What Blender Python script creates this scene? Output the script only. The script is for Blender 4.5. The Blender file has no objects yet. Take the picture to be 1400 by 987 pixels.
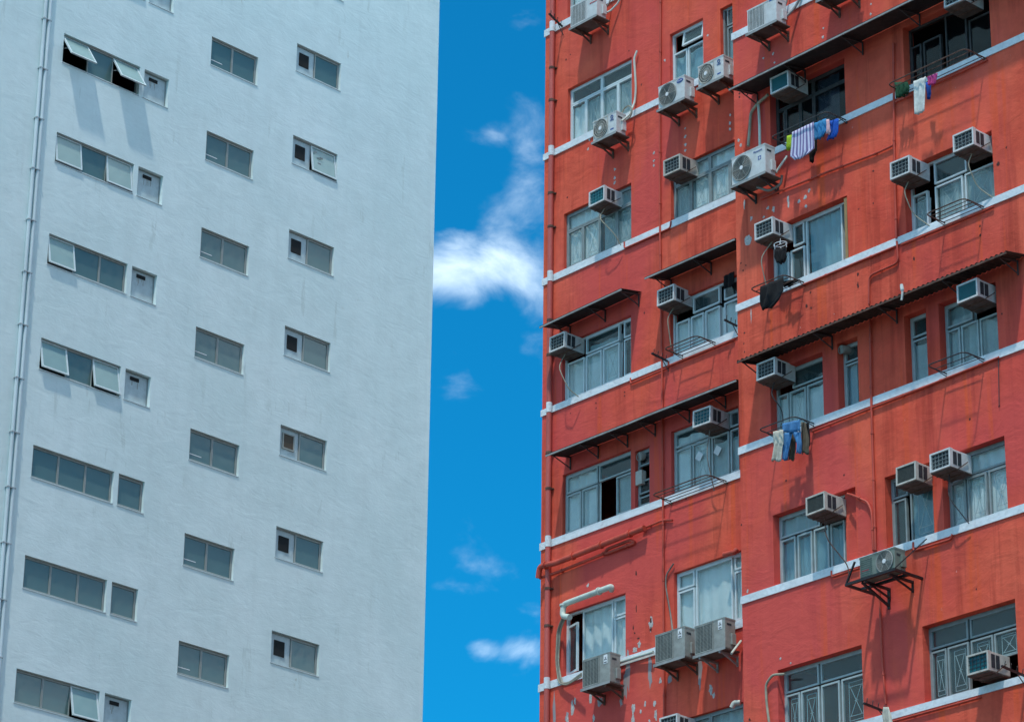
import bpy, bmesh, math, random
from mathutils import Vector, Matrix
random.seed(7)
R = math.radians
sc = bpy.context.scene
EYE = 1.6
# ------------------------------------------------------------------ camera
FPX, PITCH, ROLL = 4389.44, 0.399196, 0.0131474
cd = bpy.data.cameras.new('camera'); cam = bpy.data.objects.new('camera', cd); sc.collection.objects.link(cam)
cd.sensor_width = 36; cd.lens = FPX / 1400 * 36; cd.clip_start = .5; cd.clip_end = 5000
cam.matrix_world = Matrix.Translation((0, 0, EYE)) @ Matrix.Rotation(math.pi/2 + PITCH, 4, 'X') @ Matrix.Rotation(ROLL, 4, 'Z')
sc.camera = cam
sc.view_settings.view_transform = 'Standard'; sc.view_settings.look = 'None'
sc.view_settings.exposure = 1.24; sc.view_settings.gamma = 1
sc.render.engine = 'CYCLES'
sc.cycles.caustics_reflective = False; sc.cycles.caustics_refractive = False; sc.cycles.max_bounces = 8; sc.cycles.transparent_max_bounces = 12
# ------------------------------------------------------------------ sun and sky
SUNDIR = Vector((-.128, -.40, 1)).normalized()
SUN_STRENGTH, SKY_STRENGTH = 1.25, .15
sl = bpy.data.lights.new('sun', 'SUN'); sl.energy = SUN_STRENGTH; sl.angle = R(1.8); sl.color = (1, .955, .88)
so = bpy.data.objects.new('sun', sl); sc.collection.objects.link(so)
so.rotation_euler = SUNDIR.to_track_quat('Z', 'Y').to_euler(); so.location = (0, 0, 90)
w = bpy.data.worlds.new('World'); sc.world = w; w.use_nodes = True
nt = w.node_tree; nt.nodes.clear()
def N(t, typ, **k):
    n = t.nodes.new(typ)
    for a, v in k.items():
        if a == 'inp':
            for kk, vv in v.items(): n.inputs[kk].default_value = vv
        else: setattr(n, a, v)
    return n
def Lk(t, a, b): t.links.new(a, b)
def pxdir(x, y):
    u = x - 700; v = y - 493.5; c, s = math.cos(-ROLL), math.sin(-ROLL)
    u, v = c*u - s*v, s*u + c*v
    fw, up = FPX, -v
    cf, sf = math.cos(PITCH), math.sin(PITCH)
    return Vector((u, fw*cf - up*sf, fw*sf + up*cf)).normalized()
def math_n(t, op, a, b=None, c=None, clamp=False):
    n = t.nodes.new('ShaderNodeMath'); n.operation = op; n.use_clamp = clamp
    for i, v in enumerate((a, b, c)):
        if v is None: continue
        if isinstance(v, (int, float)): n.inputs[i].default_value = v
        else: t.links.new(v, n.inputs[i])
    return n.outputs[0]
sky = N(nt, 'ShaderNodeTexSky', sky_type='NISHITA'); sky.sun_disc = False
sky.sun_elevation = math.asin(SUNDIR.z); sky.sun_rotation = math.atan2(SUNDIR.x, SUNDIR.y)
sky.air_density = 1.0; sky.dust_density = .1; sky.ozone_density = 3.0; sky.altitude = 0
tint = N(nt, 'ShaderNodeMix', data_type='RGBA', blend_type='MULTIPLY'); tint.inputs[0].default_value = 1
tint.inputs[7].default_value = (.012, .335, .46, 1)
Lk(nt, sky.outputs[0], tint.inputs[6])
tc = N(nt, 'ShaderNodeTexCoord')
# clouds: soft noise banks, gathered round a few directions and thinly everywhere else
mp = N(nt, 'ShaderNodeMapping'); mp.inputs['Scale'].default_value = (34, 34, 52); Lk(nt, tc.outputs['Generated'], mp.inputs[0])
nz = N(nt, 'ShaderNodeTexNoise', inp={'Scale': 1.0, 'Detail': 9, 'Roughness': .56, 'Distortion': .35}); Lk(nt, mp.outputs[0], nz.inputs['Vector'])
dens = None
for (x, y, rx, ry, a) in ((640, 378, 90, 42, 1.0), (700, 360, 75, 70, .72), (625, 332, 50, 24, .62), (722, 210, 30, 110, .38), (665, 195, 40, 16, .36), (725, 300, 40, 60, .52), (625, 803, 55, 16, .50), (722, 890, 36, 18, .42), (690, 780, 60, 22, .42), (715, 465, 60, 22, .26), (655, 885, 26, 14, .5), (722, 830, 30, 16, .5)):
    c = pxdir(x, y)
    rt = Vector((1, 0, 0)); up = rt.cross(c).normalized()
    def dotn(v):
        d = N(nt, 'ShaderNodeVectorMath', operation='DOT_PRODUCT'); Lk(nt, tc.outputs['Generated'], d.inputs[0]); d.inputs[1].default_value = v; return d.outputs['Value']
    dx = math_n(nt, 'MULTIPLY', math_n(nt, 'SUBTRACT', dotn(rt), c.dot(rt)), FPX/rx)
    dy = math_n(nt, 'MULTIPLY', math_n(nt, 'SUBTRACT', dotn(up), c.dot(up)), FPX/ry)
    r2 = math_n(nt, 'ADD', math_n(nt, 'MULTIPLY', dx, dx), math_n(nt, 'MULTIPLY', dy, dy))
    g = math_n(nt, 'MULTIPLY', math_n(nt, 'EXPONENT', math_n(nt, 'MULTIPLY', r2, -.8)), a)
    g = math_n(nt, 'MULTIPLY', g, math_n(nt, 'GREATER_THAN', dotn(c), .5))
    dens = g if dens is None else math_n(nt, 'MAXIMUM', dens, g)
nb = math_n(nt, 'MULTIPLY', math_n(nt, 'SUBTRACT', nz.outputs['Fac'], .5), 1.8)
dn = math_n(nt, 'ADD', dens, nb)
# unseen clouds added outside the view to make the ambient light more neutral
m3 = N(nt, 'ShaderNodeMapping'); m3.inputs['Scale'].default_value = (3.6, 3.6, 6.5); Lk(nt, tc.outputs['Generated'], m3.inputs[0])
n3 = N(nt, 'ShaderNodeTexNoise', inp={'Scale': 1.0, 'Detail': 10, 'Roughness': .58, 'Distortion': .3}); Lk(nt, m3.outputs[0], n3.inputs['Vector'])
vc = N(nt, 'ShaderNodeVectorMath', operation='DOT_PRODUCT'); Lk(nt, tc.outputs['Generated'], vc.inputs[0]); vc.inputs[1].default_value = pxdir(700, 493)
away = N(nt, 'ShaderNodeMapRange', interpolation_type='SMOOTHSTEP', inp={'From Min': .992, 'From Max': .955}); Lk(nt, vc.outputs['Value'], away.inputs['Value'])
gen = math_n(nt, 'MULTIPLY', math_n(nt, 'MULTIPLY', math_n(nt, 'SUBTRACT', n3.outputs['Fac'], .43), 9.0), away.outputs[0])
dn = math_n(nt, 'MAXIMUM', dn, gen)
cf_ = N(nt, 'ShaderNodeMapRange', interpolation_type='SMOOTHSTEP', inp={'From Min': .22, 'From Max': 1.45, 'To Min': 0, 'To Max': .66}); Lk(nt, dn, cf_.inputs['Value'])
cm = N(nt, 'ShaderNodeMix', data_type='RGBA'); Lk(nt, cf_.outputs[0], cm.inputs[0]); Lk(nt, tint.outputs[2], cm.inputs[6]); cm.inputs[7].default_value = (5.0, 5.7, 6.1, 1)
bg = N(nt, 'ShaderNodeBackground'); bg.inputs[1].default_value = SKY_STRENGTH
Lk(nt, cm.outputs[2], bg.inputs[0])
wo = N(nt, 'ShaderNodeOutputWorld'); Lk(nt, bg.outputs[0], wo.inputs[0])
# ------------------------------------------------------------------ facade frames (local x right along the wall, -y out of the wall, z up)
AZW, DW, AZR, DR = .777836, 62.8271, -.715983, 41.6835
class Fac:
    def __init__(s, ang, n, d, off=0):
        s.ang = ang; s.x = Vector((math.cos(ang), math.sin(ang), 0)); s.n = Vector(n); s.o = -s.n*d; s.off = off
    def P(s, a, off, z): return s.o + s.x*a + s.n*(off) + Vector((0, 0, z))
    def px(s, x, y, off=0):           # a point of the photograph carried onto the plane "off" metres out of this wall
        d = pxdir(x, y); o2 = s.o + s.n*(s.off + off)
        k = o2.dot(s.n) / d.dot(s.n); p = d*k - s.o
        return p.dot(s.x), p.z + EYE
tw = Vector((math.sin(AZW), math.cos(AZW), 0)); nw = (math.cos(AZW), -math.sin(AZW), 0)
tr = Vector((math.sin(AZR), math.cos(AZR), 0)); nr = (-math.cos(AZR), math.sin(AZR), 0)
WH = Fac(math.pi/2 - AZW, nw, DW)
RANG = math.atan2(-tr.y, -tr.x)
RL = Fac(RANG, nr, DR, 0); RR = Fac(RANG, nr, DR, .85)
# ------------------------------------------------------------------ mesh helper
class MB:
    def __init__(s): s.v = []; s.f = []
    def quad(s, a, b, c, d): i = len(s.v); s.v += [tuple(a), tuple(b), tuple(c), tuple(d)]; s.f.append((i, i+1, i+2, i+3)); return s
    def box(s, x0, x1, y0, y1, z0, z1, bev=0):
        if bev > 0:
            bm = bmesh.new(); bmesh.ops.create_cube(bm, size=1)
            for q in bm.verts: q.co = Vector(((x0+x1)/2 + q.co.x*(x1-x0), (y0+y1)/2 + q.co.y*(y1-y0), (z0+z1)/2 + q.co.z*(z1-z0)))
            bmesh.ops.bevel(bm, geom=list(bm.edges), offset=bev, segments=2, affect='EDGES', profile=.6)
            bm.verts.ensure_lookup_table(); i = len(s.v); s.v += [tuple(q.co) for q in bm.verts]
            s.f += [tuple(i+q.index for q in f.verts) for f in bm.faces]; bm.free(); return s
        i = len(s.v)
        s.v += [(x0,y0,z0),(x1,y0,z0),(x1,y1,z0),(x0,y1,z0),(x0,y0,z1),(x1,y0,z1),(x1,y1,z1),(x0,y1,z1)]
        s.f += [(i,i+3,i+2,i+1),(i+4,i+5,i+6,i+7),(i,i+1,i+5,i+4),(i+1,i+2,i+6,i+5),(i+2,i+3,i+7,i+6),(i+3,i,i+4,i+7)]; return s
    def bar(s, p, q, a, b=None):
        b = b or a; p = Vector(p); q = Vector(q); d = (q-p)
        if d.length < 1e-6: return s
        d.normalize(); r = Vector((0, 0, 1)) if abs(d.z) < .9 else Vector((0, 1, 0))
        u = d.cross(r).normalized()*a/2; v = d.cross(u).normalized()*b/2
        i = len(s.v)
        for c in (p, q): s.v += [tuple(c-u-v), tuple(c+u-v), tuple(c+u+v), tuple(c-u+v)]
        s.f += [(i,i+3,i+2,i+1),(i+4,i+5,i+6,i+7)] + [(i+k, i+(k+1)%4, i+4+(k+1)%4, i+4+k) for k in range(4)]; return s
    def tube(s, pts, r, n=10, smooth=3):
        P = [Vector(p) for p in pts]
        if smooth and len(P) > 2:
            Q = [P[0]]
            for a in range(1, len(P)-1):
                e = min(.35*(P[a]-P[a-1]).length, .35*(P[a+1]-P[a]).length, smooth*.06)
                A = P[a] + (P[a-1]-P[a]).normalized()*e; B = P[a] + (P[a+1]-P[a]).normalized()*e
                for k in range(4):
                    t = k/3; Q.append(A*(1-t)**2 + P[a]*2*t*(1-t) + B*t*t)
            P = Q + [P[-1]]
        i0 = len(s.v); up = Vector((0, 0, 1))
        for k, p in enumerate(P):
            d = (P[min(k+1, len(P)-1)] - P[max(k-1, 0)]).normalized()
            if abs(d.dot(up)) > .95: up = Vector((0, 1, 0)) if abs(d.y) < .9 else Vector((1, 0, 0))
            a = d.cross(up).normalized(); b = d.cross(a).normalized(); up = -b if (-b).dot(up) > 0 else b
            rr = r[min(k, len(r)-1)] if isinstance(r, (list, tuple)) else r
            for j in range(n):
                t = 2*math.pi*j/n; s.v.append(tuple(p + a*math.cos(t)*rr + up*math.sin(t)*rr))
        for k in range(len(P)-1):
            for j in range(n):
                s.f.append((i0+k*n+j, i0+k*n+(j+1)%n, i0+(k+1)*n+(j+1)%n, i0+(k+1)*n+j))
        s.f.append(tuple(i0+j for j in range(n))[::-1]); s.f.append(tuple(i0+(len(P)-1)*n+j for j in range(n))); return s
    def cyl(s, c, ax, r, h, n=20):
        c = Vector(c); ax = Vector(ax).normalized(); return s.tube([c, c+ax*h], r, n, 0)
    def ring(s, c, R_, r, ax='y', n=28, m=5):      # torus round local y
        i0 = len(s.v)
        for k in range(n):
            a = 2*math.pi*k/n
            for j in range(m):
                b = 2*math.pi*j/m; q = R_ + r*math.cos(b)
                s.v.append((c[0]+q*math.cos(a), c[1]+r*math.sin(b), c[2]+q*math.sin(a)))
        for k in range(n):
            for j in range(m): s.f.append((i0+k*m+j, i0+k*m+(j+1)%m, i0+((k+1)%n)*m+(j+1)%m, i0+((k+1)%n)*m+j))
        return s
    def frame(s, x0, x1, z0, z1, t, y0, y1):       # four butted bars
        s.box(x0, x1, y0, y1, z0, z0+t); s.box(x0, x1, y0, y1, z1-t, z1)
        s.box(x0, x0+t, y0, y1, z0+t, z1-t); s.box(x1-t, x1, y0, y1, z0+t, z1-t); return s
    def mesh(s, name, mat, smooth=False):
        me = bpy.data.meshes.new(name); me.from_pydata(s.v, [], s.f)
        bm = bmesh.new(); bm.from_mesh(me); bmesh.ops.recalc_face_normals(bm, faces=bm.faces); bm.to_mesh(me); bm.free()
        if mat: me.materials.append(mat)
        if smooth:
            for p in me.polygons: p.use_smooth = True
            try: me.set_sharp_from_angle(angle=R(35))
            except Exception: pass
        return me
def link(name, me, parent=None, loc=(0, 0, 0), rz=0):
    o = bpy.data.objects.new(name, me); sc.collection.objects.link(o); o.parent = parent; o.location = loc; o.rotation_euler = (0, 0, rz); return o
def obj(name, mb, mat, parent=None, smooth=False, loc=(0, 0, 0), rz=0): return link(name, mb.mesh(name, mat, smooth), parent, loc, rz)
def tag(o, label, cat, group=None, kind=None):
    if label: o['label'] = label
    if cat: o['category'] = cat
    if group: o['group'] = group
    if kind: o['kind'] = kind
    return o
def thing(name, label, cat, fac, s, z, group=None, off=0):
    return tag(link(name, None, None, fac.P(s, fac.off+off, z), fac.ang), label, cat, group)
# ------------------------------------------------------------------ materials
def mat(name, col, rough=.6, var=.12, scale=3, bump=0, bscale=20, metal=0, spec=.4, col2=None, stretch=1, grime=0, c3=None):
    m = bpy.data.materials.new(name); m.use_nodes = True; t = m.node_tree; b = t.nodes['Principled BSDF']
    b.inputs['Roughness'].default_value = rough; b.inputs['Metallic'].default_value = metal; b.inputs['Specular IOR Level'].default_value = spec
    tcn = N(t, 'ShaderNodeTexCoord'); mpn = N(t, 'ShaderNodeMapping'); mpn.inputs['Scale'].default_value = (1, 1, 1/stretch); Lk(t, tcn.outputs['Object'], mpn.inputs[0])
    n1 = N(t, 'ShaderNodeTexNoise', inp={'Scale': scale, 'Detail': 5, 'Roughness': .6}); Lk(t, mpn.outputs[0], n1.inputs['Vector'])
    rp = N(t, 'ShaderNodeMapRange', inp={'From Min': .33, 'From Max': .67}); Lk(t, n1.outputs['Fac'], rp.inputs['Value'])
    mx = N(t, 'ShaderNodeMix', data_type='RGBA'); Lk(t, rp.outputs[0], mx.inputs[0])
    c2 = col2 or tuple(c*(1-var*1.6) for c in col)
    mx.inputs[6].default_value = (*col, 1); mx.inputs[7].default_value = (*c2, 1); out = mx.outputs[2]
    if grime:
        n2 = N(t, 'ShaderNodeTexNoise', inp={'Scale': 9, 'Detail': 8, 'Roughness': .7}); Lk(t, mpn.outputs[0], n2.inputs['Vector'])
        r2 = N(t, 'ShaderNodeMapRange', inp={'From Min': .5, 'From Max': .75, 'To Max': grime}); Lk(t, n2.outputs['Fac'], r2.inputs['Value'])
        m2 = N(t, 'ShaderNodeMix', data_type='RGBA'); Lk(t, r2.outputs[0], m2.inputs[0]); Lk(t, out, m2.inputs[6]); m2.inputs[7].default_value = (*(c3 or (.10, .08, .06)), 1); out = m2.outputs[2]
    Lk(t, out, b.inputs['Base Color'])
    if bump:
        n3 = N(t, 'ShaderNodeTexNoise', inp={'Scale': bscale, 'Detail': 6}); Lk(t, tcn.outputs['Object'], n3.inputs['Vector'])
        bp = N(t, 'ShaderNodeBump', inp={'Strength': bump, 'Distance': .02}); Lk(t, n3.outputs['Fac'], bp.inputs['Height']); Lk(t, bp.outputs[0], b.inputs['Normal'])
    return m
def wall_mat(name, base, dark, light, streak, spots, blotch, bumps, pink=None):
    m = bpy.data.materials.new(name); m.use_nodes = True; t = m.node_tree; b = t.nodes['Principled BSDF']
    b.inputs['Roughness'].default_value = .85; b.inputs['Specular IOR Level'].default_value = .12
    tcn = N(t, 'ShaderNodeTexCoord'); O = tcn.outputs['Object']
    def noise(sc_, detail=5, rough=.55, dist=0, scale=1.0):
        mpn = N(t, 'ShaderNodeMapping'); mpn.inputs['Scale'].default_value = sc_; Lk(t, O, mpn.inputs[0])
        n = N(t, 'ShaderNodeTexNoise', inp={'Scale': scale, 'Detail': detail, 'Roughness': rough, 'Distortion': dist}); Lk(t, mpn.outputs[0], n.inputs['Vector']); return n.outputs['Fac']
    def rng(v, a, b_, c=0, d=1):
        n = N(t, 'ShaderNodeMapRange', inp={'From Min': a, 'From Max': b_, 'To Min': c, 'To Max': d}); Lk(t, v, n.inputs['Value']); return n.outputs[0]
    def mix(f, a, b_):
        n = N(t, 'ShaderNodeMix', data_type='RGBA')
        if isinstance(f, float): n.inputs[0].default_value = f
        else: Lk(t, f, n.inputs[0])
        for k, v in ((6, a), (7, b_)):
            if isinstance(v, tuple): n.inputs[k].default_value = (*v, 1)
            else: Lk(t, v, n.inputs[k])
        return n.outputs[2]
    c = mix(rng(noise((.35, .35, .35), 6), .35, .65), base, light)
    c = mix(rng(noise((1.6, 1.6, 1.6), 7, .65), .42, .7, 0, blotch), c, dark)
    c = mix(rng(noise((3.2, 3.2, .22), 6, .6), .50, .72, 0, streak), c, dark)           # rain streaks
    c = mix(rng(noise((5.5, 5.5, .45), 5, .6), .58, .74, 0, streak*.7), c, light)
    for (thr, colr, amt, sc_) in spots:
        c = mix(math_n(t, 'MULTIPLY', rng(noise(sc_, 8, .7), thr, thr+.02, 0, amt), rng(noise((.5, .5, .5), 3), .47, .58)), c, colr)
    if pink: c = mix(rng(noise((.28, .28, .16), 4, .5, .6), .48, .62, 0, .8), c, pink[0]); c = mix(rng(noise((4.2, 4.2, .18), 4, .5), .60, .70, 0, .6), c, pink[1])
    Lk(t, c, b.inputs['Base Color'])
    h = None
    for (sc_, amp, dist, det) in bumps:
        v = math_n(t, 'MULTIPLY', noise(sc_, det, .6, dist), amp); h = v if h is None else math_n(t, 'ADD', h, v)
    bp = N(t, 'ShaderNodeBump', inp={'Strength': 1, 'Distance': 1}); Lk(t, h, bp.inputs['Height']); Lk(t, bp.outputs[0], b.inputs['Normal'])
    return m
M = {}
M['white_wall'] = wall_mat('white_plaster', (.67, .805, .795), (.53, .63, .62), (.75, .87, .86), .18, [(.68, (.36, .40, .40), .35, (6, 6, 6)), (.60, (.50, .60, .57), .45, (2.5, 2.5, .35)), (.66, (.40, .44, .36), .5, (1.1, 1.1, .6))], .32,
    [((1.2, 1.2, 2.8), .009, .9, 4), ((5, 5, 11), .0032, .7, 4), ((30, 30, 45), .0007, 0, 3)])
M['red_wall'] = wall_mat('red_plaster', (.74, .100, .058), (.36, .042, .028), (.82, .155, .088), .80, [(.70, (.62, .60, .58), .8, (9, 9, 5)), (.69, (.14, .05, .045), .6, (7, 7, 12))], .42,
    [((1.2, 1.2, 2.2), .020, .8, 4), ((6, 6, 9), .0065, .5, 4), ((34, 34, 34), .0012, 0, 3)], pink=((.66, .088, .080), (.78, .11, .034)))
M['band'] = mat('white_band_paint', (.78, .84, .86), .6, .10, 2.5, .5, 14, grime=.5, c3=(.42, .42, .42))
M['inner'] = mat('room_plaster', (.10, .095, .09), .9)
M['slab'] = mat('concrete', (.33, .32, .30), .9, .15, .6, .4, 8)
def glass_mat(name, tintc, dust, dustc, refl=1.0, rough=.04):
    m = bpy.data.materials.new(name); m.use_nodes = True; t = m.node_tree; t.nodes.clear()
    out = N(t, 'ShaderNodeOutputMaterial'); tcn = N(t, 'ShaderNodeTexCoord')
    n1 = N(t, 'ShaderNodeTexNoise', inp={'Scale': .9, 'Detail': 2, 'Roughness': .5}); Lk(t, tcn.outputs['Object'], n1.inputs['Vector'])
    rg = N(t, 'ShaderNodeMapRange', inp={'From Min': .3, 'From Max': .7, 'To Min': dust*.85, 'To Max': min(1, dust*1.15)}); Lk(t, n1.outputs['Fac'], rg.inputs['Value'])
    tr_ = N(t, 'ShaderNodeBsdfTransparent', inp={'Color': (*tintc, 1)}); df = N(t, 'ShaderNodeBsdfDiffuse', inp={'Color': (*dustc, 1)})
    m1 = N(t, 'ShaderNodeMixShader'); Lk(t, rg.outputs[0], m1.inputs[0]); Lk(t, tr_.outputs[0], m1.inputs[1]); Lk(t, df.outputs[0], m1.inputs[2])
    gl = N(t, 'ShaderNodeBsdfGlossy', inp={'Color': (.9, .95, .95, 1), 'Roughness': rough}); fr = N(t, 'ShaderNodeFresnel', inp={'IOR': 1.55})
    gm_ = N(t, 'ShaderNodeNewGeometry')      # one reflection per sheet: none off its inner face
    f2 = math_n(t, 'MULTIPLY', math_n(t, 'ADD', math_n(t, 'MULTIPLY', fr.outputs[0], refl), .015, clamp=True), math_n(t, 'SUBTRACT', 1.0, gm_.outputs['Backfacing']))
    bn = N(t, 'ShaderNodeTexNoise', inp={'Scale': 3.0, 'Detail': 1}); Lk(t, tcn.outputs['Object'], bn.inputs['Vector'])
    bp = N(t, 'ShaderNodeBump', inp={'Strength': .25, 'Distance': .01}); Lk(t, bn.outputs['Fac'], bp.inputs['Height']); Lk(t, bp.outputs[0], gl.inputs['Normal'])
    m2 = N(t, 'ShaderNodeMixShader'); Lk(t, f2, m2.inputs[0]); Lk(t, m1.outputs[0], m2.inputs[1]); Lk(t, gl.outputs[0], m2.inputs[2]); Lk(t, m2.outputs[0], out.inputs[0])
    return m
M['glass'] = glass_mat('window_glass', (.95, .985, .985), .07, (.22, .38, .39), 1.1)
M['dark_glass'] = glass_mat('dark_window_glass', (.6, .65, .7), .02, (.08, .11, .13), .5)
M['frost'] = glass_mat('frosted_glass', (.42, .56, .56), .75, (.12, .215, .21), 1.0, .10)
M['frost_pale'] = glass_mat('pale_frosted_glass', (.6, .75, .75), .7, (.36, .52, .50))
M['alu'] = mat('aluminium_frame', (.40, .49, .49), .45, .12, 6, metal=0)
M['alu_grey'] = mat('grey_frame', (.34, .37, .35), .5, .12, 6)
M['alu_dark'] = mat('weathered_frame', (.27, .33, .33), .5, .15, 6)
M['alu_white'] = mat('white_frame', (.62, .72, .73), .5, .08, 5)
M['curtain'] = mat('white_curtain', (.84, .90, .89), .9, .12, 2)
M['curtain_grey'] = mat('grey_curtain', (.42, .52, .53), .9, .2, 2)
M['curtain_blue'] = mat('blue_curtain', (.22, .42, .50), .9, .15, 3)
M['grille_bar'] = mat('pale_grille_bar', (.52, .60, .60), .5)
M['wood'] = mat('wood_board', (.42, .27, .12), .7, .3, 8, stretch=6)
M['panel'] = mat('painted_board', (.50, .61, .63), .7, .12, 4, grime=.35, c3=(.25, .28, .28))
M['black'] = mat('black_hole', (.012, .014, .015), .9)
M['brown_hole'] = mat('brown_vent', (.09, .07, .05), .8)
M['ac'] = mat('ac_white', (.66, .69, .68), .5, .12, 5, grime=.35, c3=(.28, .25, .2))
M['ac_grey'] = mat('ac_grey', (.36, .38, .35), .55, .2, 5, grime=.4, c3=(.15, .13, .1))
M['ac_beige'] = mat('ac_beige', (.56, .55, .49), .55, .15, 5, grime=.5, c3=(.22, .18, .13))
M['ac_green'] = mat('ac_greenish', (.20, .25, .21), .55, .2, 5, grime=.3)
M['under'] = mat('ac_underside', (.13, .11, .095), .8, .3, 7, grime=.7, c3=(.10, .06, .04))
M['coil_dark'] = mat('coil_dark', (.035, .05, .06), .5, .3, 20)
M['coil_teal'] = mat('coil_teal', (.010, .16, .20), .45, .3, 12)
M['coil_grey'] = mat('coil_grey', (.12, .14, .13), .6, .2, 20)
M['grid'] = mat('grille_wire', (.24, .28, .28), .5)
M['grid_teal'] = mat('teal_wire', (.05, .26, .30), .5)
M['rust'] = mat('rusty_steel', (.16, .095, .07), .8, .4, 9, .3, 40)
M['steel'] = mat('dark_steel', (.06, .06, .06), .6, .3, 9)
M['black_steel'] = mat('black_steel', (.018, .018, .02), .5, .2)
M['galv'] = mat('galvanised_sheet', (.36, .38, .37), .55, .25, 3, grime=.5, c3=(.12, .10, .08))
M['awning'] = mat('awning_sheet', (.028, .028, .028), .75, .35, 2.2, .2, 9, grime=.6, c3=(.08, .07, .06))
M['corr'] = mat('corrugated_rusty', (.045, .040, .034), .8, .4, 3, grime=.6)
M['pipe_red'] = mat('red_painted_pipe', (.62, .085, .05), .55, .25, 3, grime=.2, c3=(.25, .05, .05), stretch=3)
M['pipe_pink'] = mat('faded_pink_pipe', (.58, .12, .10), .6, .2, 1.2, grime=.35, c3=(.40, .05, .04), stretch=4)
M['pipe_white'] = mat('white_pvc', (.62, .70, .62), .45, .15, 3, grime=.3, c3=(.35, .33, .25))
M['pipe_wall'] = mat('pale_blue_pipe', (.62, .74, .77), .5, .12, 2, stretch=4)
M['hose'] = mat('beige_hose', (.40, .38, .28), .6, .25, 5)
M['hose_grey'] = mat('grey_hose', (.25, .23, .20), .6, .25, 5)
M['logo_black'] = mat('logo_black', (.03, .03, .035), .6)
M['logo_blue'] = mat('logo_blue', (.03, .09, .35), .5)
M['logo_red'] = mat('logo_red', (.55, .02, .05), .5)
M['sticker'] = mat('sticker_white', (.8, .82, .82), .6)
M['plaster'] = mat('bare_plaster', (.62, .60, .57), .9, .3, 20)
M['scrape'] = mat('grey_scrape', (.28, .31, .34), .9, .5, 9, stretch=3, col2=(.44, .30, .27))
M['dark_spot'] = mat('rust_spot', (.10, .03, .025), .9)
M['clip'] = mat('clip_metal', (.42, .48, .50), .5)
def cloth_mat(name, c, c2=None, n=0):
    m = mat(name, c, .9, .2, 9, .3, 60)
    if c2:
        t = m.node_tree; b = t.nodes['Principled BSDF']; tcn = N(t, 'ShaderNodeTexCoord'); sp = N(t, 'ShaderNodeSeparateXYZ'); Lk(t, tcn.outputs['UV'], sp.inputs[0])
        a = math_n(t, 'GREATER_THAN', math_n(t, 'FRACT', math_n(t, 'MULTIPLY', sp.outputs[0], n)), .5)
        mx = N(t, 'ShaderNodeMix', data_type='RGBA'); Lk(t, a, mx.inputs[0]); mx.inputs[6].default_value = (*c, 1); mx.inputs[7].default_value = (*c2, 1); Lk(t, mx.outputs[2], b.inputs['Base Color'])
    return m
M['stripe'] = cloth_mat('striped_towelling', (.62, .62, .78), (.20, .17, .34), 7)
for k, c in dict(lime=(.40, .60, .03), sky=(.05, .30, .62), pinkwhite=(.75, .50, .55), blue=(.01, .10, .50), black=(.008, .008, .010), green=(.008, .075, .035), cream=(.62, .60, .50), pink=(.55, .06, .24), denim=(.07, .24, .50), brown=(.12, .10, .07), white=(.70, .74, .70), grey=(.20, .22, .24)).items(): M['c_'+k] = cloth_mat('cloth_'+k, c)
# ------------------------------------------------------------------ ground
g = MB().quad((-700, -600, 0), (700, -600, 0), (700, 900, 0), (-700, 900, 0))
tag(obj('ground', g, mat('street_concrete', (.13, .125, .118), .9, .2, .4, .3, 6)), 'pale concrete street ground below the two tower blocks', None, kind='structure')
# ------------------------------------------------------------------ walls with real openings
def wall_mesh(name, mt, s0, s1, z0, z1, off, holes, parent, depth=.24, step=None):
    xs = sorted({s0, s1} | {h[k] for h in holes for k in (0, 1)}); zs = sorted({z0, z1} | {h[k] for h in holes for k in (2, 3)})
    xs = [x for x in xs if s0 <= x <= s1]; zs = [z for z in zs if z0 <= z <= z1]
    idx = {}; mb = MB()
    def vid(i, j):
        if (i, j) not in idx: idx[i, j] = len(mb.v); mb.v.append((xs[i], -off, zs[j]))
        return idx[i, j]
    for i in range(len(xs)-1):
        for j in range(len(zs)-1):
            cx, cz = (xs[i]+xs[i+1])/2, (zs[j]+zs[j+1])/2
            if any(h[0] < cx < h[1] and h[2] < cz < h[3] for h in holes): continue
            mb.f.append((vid(i, j), vid(i+1, j), vid(i+1, j+1), vid(i, j+1)))
    for a, b, c, d in holes:
        y0, y1 = -off, -off+depth
        for q in (((a, y0, c), (a, y0, d), (a, y1, d), (a, y1, c)), ((b, y0, c), (b, y1, c), (b, y1, d), (b, y0, d)), ((a, y0, c), (a, y1, c), (b, y1, c), (b, y0, c)), ((a, y0, d), (b, y0, d), (b, y1, d), (a, y1, d))): mb.quad(*q)
    me = bpy.data.meshes.new(name); me.from_pydata(mb.v, [], mb.f); me.materials.append(mt)
    return link(name, me, parent)
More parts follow.
